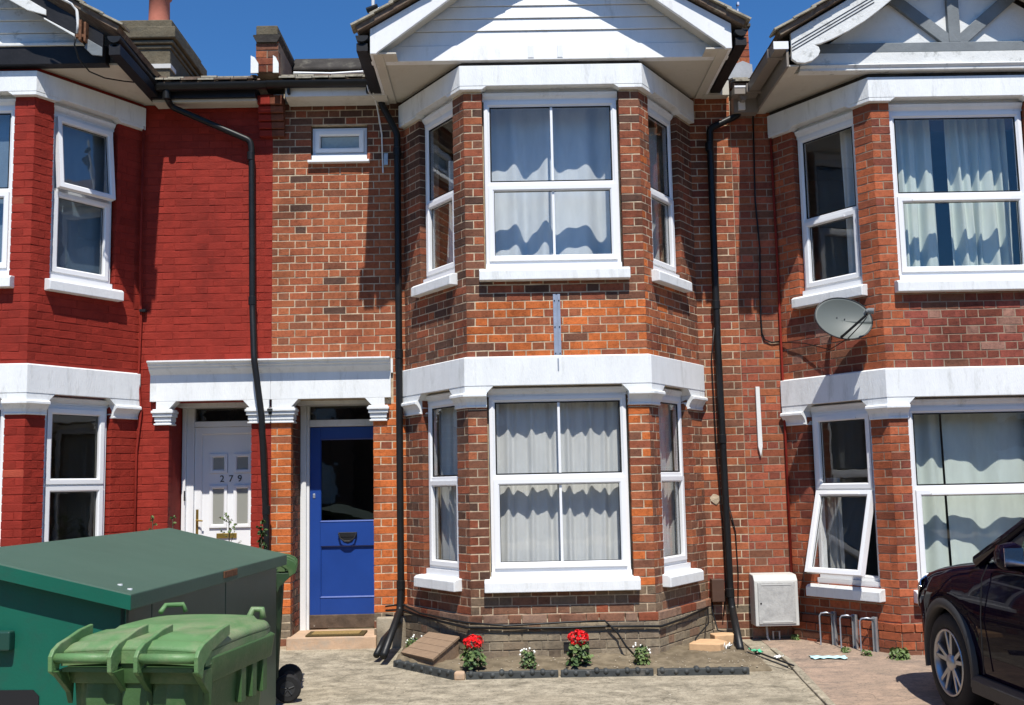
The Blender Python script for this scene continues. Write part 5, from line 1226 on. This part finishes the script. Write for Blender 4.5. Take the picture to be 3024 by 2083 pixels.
    for s in (-1, 1):
        wq = MB(); c = T(s * (hw * .80 + .03), -.37, .10)
        ax_ = (T(1, 0, 0) - T(0, 0, 0)).normalized()
        wq.tube([c - ax_ * .028, c - ax_ * .022, c + ax_ * .022, c + ax_ * .028], [.088, .10, .10, .088], 24); wo = wq.build('wheel', 'rubber', b)
        wq = MB(); wq.tube([c - ax_ * .030, c + ax_ * .030], .055, 16); wq.build('hub', 'car_plastic', wo)
        for k_ in range(5):
            a = k_ * 1.2566; wq = MB(); vv = Vector((0, 0, 1)) * math.cos(a) + ax_.cross(Vector((0, 0, 1))) * math.sin(a)
            wq.tube([c + ax_ * s * .031 + vv * .01, c + ax_ * s * .031 + vv * .05], .006, 6); wq.build('spoke', 'car_plastic', wo)
    q = MB(); q.tube([T(-hw * .8, -.37, .10), T(hw * .8, -.37, .10)], .012, 8); q.build('axle', 'dark_metal', b)
    return b
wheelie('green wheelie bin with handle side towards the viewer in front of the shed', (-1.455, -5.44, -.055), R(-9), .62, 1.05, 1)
wheelie('green wheelie bin mostly hidden behind the shed, one wheel showing', (-2.03, -2.08, .03), R(100), .50, 1.05, 2, 'bin_green', 'bin_green_shade')  # body uses the shade-darkened green

# ================================================================== PARKED CAR
car = thing('parked_car', (3.84, -4.4, 0), 'dark purple-black car parked nose to the house at the right edge', 'car')
cx_, yw = 3.90, -2.94
def arch(s, yc_): d = s - yc_; r_ = .385; return .33 + math.sqrt(max(0, r_ * r_ - d * d)) if abs(d) < r_ else None
st = [.865, .845, .80, .72, .60, .48, .385, .37, .32, .24, .12, 0, -.12, -.24, -.32, -.37, -.385, -.50, -.75, -1.0, -1.3, -1.6, -1.9, -2.2, -2.275, -2.29, -2.34, -2.42, -2.53, -2.65, -2.77, -2.88, -2.96, -3.01, -3.025, -3.15, -3.3, -3.40, -3.44]
def hw_at(s):
    pts = [(.865, .45), (.845, .60), (.80, .70), (.72, .775), (.60, .825), (.48, .855), (.3, .885), (0, .905), (-.5, .905), (-2.9, .90), (-3.3, .85), (-3.44, .76)]
    for (a, b), (c, d) in zip(pts, pts[1:]):
        if s >= c: return lerp(d, b, (s - c) / (a - c))
    return pts[-1][1]
def top_at(s):
    pts = [(.865, .66), (.845, .74), (.80, .80), (.72, .85), (.60, .895), (.48, .925), (.3, .955), (0, 1.0), (-.4, 1.05), (-.75, 1.07), (-3.1, 1.07), (-3.4, 1.02), (-3.44, .9)]
    for (a, b), (c, d) in zip(pts, pts[1:]):
        if s >= c: return lerp(d, b, (s - c) / (a - c))
    return pts[-1][1]
rows = []
for s in st:
    w_ = hw_at(s); zt = top_at(s); zb = arch(s, 0) or arch(s, -2.65) or (.24 if s < .6 else .26 + .1 * (s - .6))
    z2 = max(zb + .03, .52); z3 = max(zb + .06, .70); z4 = min(zt - .10, max(z3 + .02, .86)); z4 = max(z4, zb + .08) if zt - .10 > zb + .08 else zt - .08
    half = [(w_ * .955, zb), (w_ * .975, zb + .02), (w_ * .985, lerp(zb, z3, .6)), (w_, min(z3, zt - .12)), (w_ * .99, min(lerp(z3, z4, .6), zt - .10)), (w_ * .965, zt - .075), (w_ * .92, zt - .03), (w_ * .84, zt - .005), (w_ * .5, zt + .018 * (1 if s > -.7 else .3)), (0, zt + .025 * (1 if s > -.7 else .3))]
    rows.append([Vector((cx_ - x, yw + s, z)) for x, z in half] + [Vector((cx_ + x, yw + s, z)) for x, z in half[-2::-1]])
q = MB(); q.grid(rows); q.add(rows[0], [tuple(range(len(rows[0])))]); q.add(rows[-1], [tuple(range(len(rows[-1])))])
body = q.build('body', 'car_paint', car, smooth=True)
q = MB(); q.box(cx_ - .78, cx_ + .78, yw - 3.3, yw + .6, .22, .30); q.build('underbody', 'car_plastic', car)
q = MB(); q.box(cx_ - .70, cx_ + .70, yw - .6, yw + .5, .3, .62); q.box(cx_ - .70, cx_ + .70, yw - 3.1, yw - 2.2, .3, .62); q.build('wheel_housing', 'car_plastic', car)
# arch cladding and sill
for s, yc_ in ((-1, 0), (1, 0), (-1, -2.65), (1, -2.65)):
    q = MB(); R1, R2 = .375, .445; rws = []
    for k_ in range(25):
        a = R(-12 + 204 * k_ / 24); r_ = []
        for rr, dx in ((R1, -.05), (R1, .022), (R1 + .02, .03), (R2 - .015, .026), (R2, .0)):
            y = yc_ + rr * math.cos(a); z = .33 + rr * math.sin(a); r_.append(Vector((cx_ + s * (hw_at(max(-3.4, min(.85, y))) * .985 + dx), yw + y, z)))
        rws.append(r_)
    q.grid(rws); q.build('arch_trim', 'car_plastic', car, smooth=True)
for s in (-1, 1):
    q = MB(); x_ = cx_ + s * .88; q.prism([(0, .20), (s * .045, .22), (s * .048, .30), (s * .025, .335), (0, .335)], yw - 2.25, yw - .40, lambda a, b, c: Vector((x_ + a, c, b))); q.build('sill_trim', 'car_plastic', car, bevel=.006)
# cabin
def cabin(s):
    G = lambda x, y, z: Vector((cx_ + s * x, yw + y, z))
    A, Bp, Cp, Dp, Ep = (.80, -.52, 1.05), (.66, -1.28, 1.50), (.64, -2.7, 1.54), (.76, -3.2, 1.10), (.84, -.75, 1.075)
    quad = lambda pts, nm, m, t=.02: MB().add([G(*p) for p in pts], [tuple(range(len(pts)))]).build(nm, m, car, solid=t, recalc=False)
    quad([(.845, -.90, 1.075), (.845, -2.0, 1.075), (.68, -1.98, 1.49), (.675, -1.36, 1.475)], 'side_window', 'car_glass', .004)
    quad([(.845, -2.08, 1.075), (.835, -3.0, 1.085), (.70, -2.78, 1.46), (.68, -2.06, 1.49)], 'side_window', 'car_glass', .004)
    q = MB(); q.tube([G(.83, -.42, 1.045), G(.78, -.80, 1.24), G(.69, -1.22, 1.475), G(.665, -1.40, 1.525)], [.045, .036, .034, .04], 8); q.build('pillar', 'car_paint', car, smooth=True)
    q = MB(); q.tube([G(.665, -1.38, 1.525), G(.665, -2.0, 1.56), G(.68, -2.78, 1.52), G(.78, -3.2, 1.2), G(.82, -3.32, 1.06)], .045, 8); q.build('roof_rail', 'car_paint', car, smooth=True)
    q = MB(); q.tube([G(.845, -2.04, 1.07), G(.675, -2.02, 1.51)], .028, 6); q.build('pillar', 'car_plastic', car)
    q = MB(); q.tube([G(.862, -.72, 1.078), G(.868, -1.6, 1.078), G(.86, -3.0, 1.085)], .010, 6); q.build('window_trim', 'car_chrome', car)
    # corner quarter light filler behind the mirror
    quad([(.845, -.62, 1.07), (.845, -.92, 1.075), (.76, -.92, 1.27)], 'corner_panel', 'car_plastic', .01)
    # mirror
    M_ = MB(); c = G(.955, -1.06, 1.125); pr = [(-.07, -.065), (-.045, -.082), (.045, -.08), (.066, -.05), (.066, .02), (.045, .066), (-.015, .082), (-.06, .06)]
    rws = []
    for t, sc in ((-.065, .86), (-.05, 1.0), (0.0, 1.0), (.05, .88), (.085, .55)):
        rws.append([c + Vector((s * a * sc, t, b_ * sc)) for a, b_ in pr] + [c + Vector((s * pr[0][0] * sc, t, pr[0][1] * sc))])
    M_.grid(rws); M_.add(rws[0][:-1], [tuple(range(8))]); M_.add(rws[-1][:-1], [tuple(range(8))]); mo = M_.build('door_mirror', 'car_paint', car, smooth=True)
    q = MB(); q.tube([G(.84, -.98, 1.06), G(.93, -1.03, 1.07)], .03, 8); q.build('mirror_foot', 'car_plastic', mo)
    q = MB(); q.box(min(cx_ + s * .90, cx_ + s * 1.01), max(cx_ + s * .90, cx_ + s * 1.01), yw - 1.135, yw - 1.128, 1.07, 1.175); q.build('mirror_glass', 'car_chrome', mo)
    # headlight wrapped round the corner
    q = MB(); rws = []
    for sp in (.46, .54, .62, .70, .76):
        w_ = hw_at(sp); zt = top_at(sp); k_ = (sp - .46) / .30
        rws.append([G(w_ * 1.002 + .004, sp, zt - .10 - .12 * k_ - .02), G(w_ * .985 + .012, sp + .01, zt - .085 - .03 * k_), G(w_ * .95 + .006, sp, zt - .055)])
    q.grid(rws); q.build('headlight', 'car_glass', car, smooth=True, solid=.004)
    q = MB(); q.tube([r_[0] for r_ in rws], .006, 6); q.tube([r_[2] for r_ in rws], .006, 6); q.tube(rws[0], .006, 6); q.build('headlight_trim', 'car_chrome', car)
    # door lines
    q = MB(); q.tube([G(.912, -.56, .36), G(.915, -.57, .7), G(.905, -.60, .95), G(.88, -.64, 1.04)], .004, 4); q.build('door_gap', 'black_ink', car)
    q = MB(); q.box(min(cx_ + s * .90, cx_ + s * .935), max(cx_ + s * .90, cx_ + s * .935), yw - 1.92, yw - 1.70, .915, .945); q.build('door_handle', 'car_paint', car, bevel=.006)
for s in (-1, 1): cabin(s)
q = MB(); q.add([(cx_ + x, yw + y, z) for x, y, z in ((-.80, -.45, 1.06), (.80, -.45, 1.06), (.655, -1.32, 1.535), (-.655, -1.32, 1.535))], [(0, 1, 2, 3)]); q.build('windscreen', 'car_glass', car, solid=.005, recalc=False)
q = MB(); q.add([(cx_ + x, yw + y, z) for x, y, z in ((-.78, -3.34, 1.08), (.78, -3.34, 1.08), (.64, -2.85, 1.52), (-.64, -2.85, 1.52))], [(0, 1, 2, 3)]); q.build('rear_window', 'car_glass', car, solid=.005, recalc=False)
q = MB(); q.grid([[Vector((cx_ + x, yw + y, z + .05 * (1 - (x / .7) ** 2))) for x in (-.68, -.4, 0, .4, .68)] for y, z in ((-1.32, 1.535), (-1.6, 1.555), (-2.1, 1.57), (-2.5, 1.555), (-2.85, 1.52))]); q.build('roof', 'car_paint', car, smooth=True, solid=.02)
q = MB(); q.box(cx_ - .5, cx_ + .5, yw - 1.35, yw - 1.2, .75, 1.12); q.box(cx_ - .62, cx_ - .15, yw - 2.0, yw - 1.75, .6, 1.35); q.box(cx_ + .15, cx_ + .62, yw - 2.0, yw - 1.75, .6, 1.35); q.build('seats', 'car_plastic', car, bevel=.04)
q = MB(); q.box(cx_ - .62, cx_ + .62, yw + .80, yw + .872, .42, .60); q.build('grille', 'car_plastic', car, bevel=.01)
q = MB(); q.box(cx_ - .26, cx_ + .26, yw + .872, yw + .88, .44, .55); q.build('number_plate', 'upvc', car)
for s, yc_ in ((-1, 0), (1, 0), (-1, -2.65), (1, -2.65)):
    xo = cx_ + s * .895
    Tw = lambda x, y, z: Vector((xo + s * z, yw + yc_ + x, .335 + y))
    q = MB(); q.lathe([(.215, -.19), (.25, -.20), (.315, -.195), (.335, -.16), (.338, -.10), (.335, -.04), (.315, -.008), (.262, .004), (.228, -.006), (.218, -.02)], Tw, 40); wh = q.build('wheel', 'rubber', car, smooth=True)
    q = MB(); q.lathe([(.224, -.004), (.218, .004), (.208, -.004), (.204, -.05), (.2, -.17)], Tw, 40); q.build('rim', 'alloy', wh, smooth=True)
    q = MB(); q.lathe([(.0, -.075), (.2, -.08)], Tw, 30); q.build('brake_backing', 'black_ink', wh)
    for k_ in range(5):
        for o_ in (-.17, .17):
            a0 = 1.2566 * k_ + 1.57 + o_ * .55; a1 = 1.2566 * k_ + 1.57 + o_ * 1.15; q = MB(); P = []
            for r_, a, wd, z in ((.045, a0, .026, -.018), (.212, a1, .020, -.008)):
                for dz in (-.03, 0):
                    for sd in (-1, 1): P.append(Tw(r_ * math.cos(a) - sd * wd / 1.6 * math.sin(a), r_ * math.sin(a) + sd * wd / 1.6 * math.cos(a), z + dz))
            q.hexa(P); q.build('spoke', 'alloy', wh, bevel=.004)
    q = MB(); q.lathe([(.0, .0), (.03, -.002), (.055, -.012), (.06, -.03)], Tw, 20); q.build('hub_cap', 'alloy', wh, smooth=True)

# ================================================================== HOUSES ACROSS THE STREET (seen only as reflections)
mat('far_brick', (.22, .12, .085), .9, .2, 3, 0); mat('far_slate', (.07, .072, .08), .8, .2, 2, 0)
op_ = thing('opposite_terrace', (0, -32, -.2), 'dark slate roofed terrace across the street, reflected in the window panes', 'terrace')
q = MB(); q.box(-30, 34, -36, -28, -.3, 5.6); q.build('wall', 'far_brick', op_)
q = MB(); q.prism([(-27.5, 5.5), (-36.5, 5.5), (-32, 8.6)], -30.3, 34.3, lambda a, b, c: Vector((c, a, b))); q.build('roof', 'far_slate', op_)
for k_ in range(10):
    x = -27 + k_ * 6.2
    q = MB(); q.box(x, x + 2.9, -28, -26.9, -.3, 5.4); q.build('bay', 'far_brick', op_)
    q = MB(); q.prism([(x - .3, 5.4), (x + 3.2, 5.4), (x + 1.45, 7.4)], -31, -26.6, lambda a, b, c: Vector((a, c, b))); q.build('gable_roof', 'far_slate', op_)
    for z in (1.0, 3.6):
        q = MB(); q.box(x + .7, x + 2.2, -26.9, -26.85, z, z + 1.5); q.build('window', 'upvc', op_)
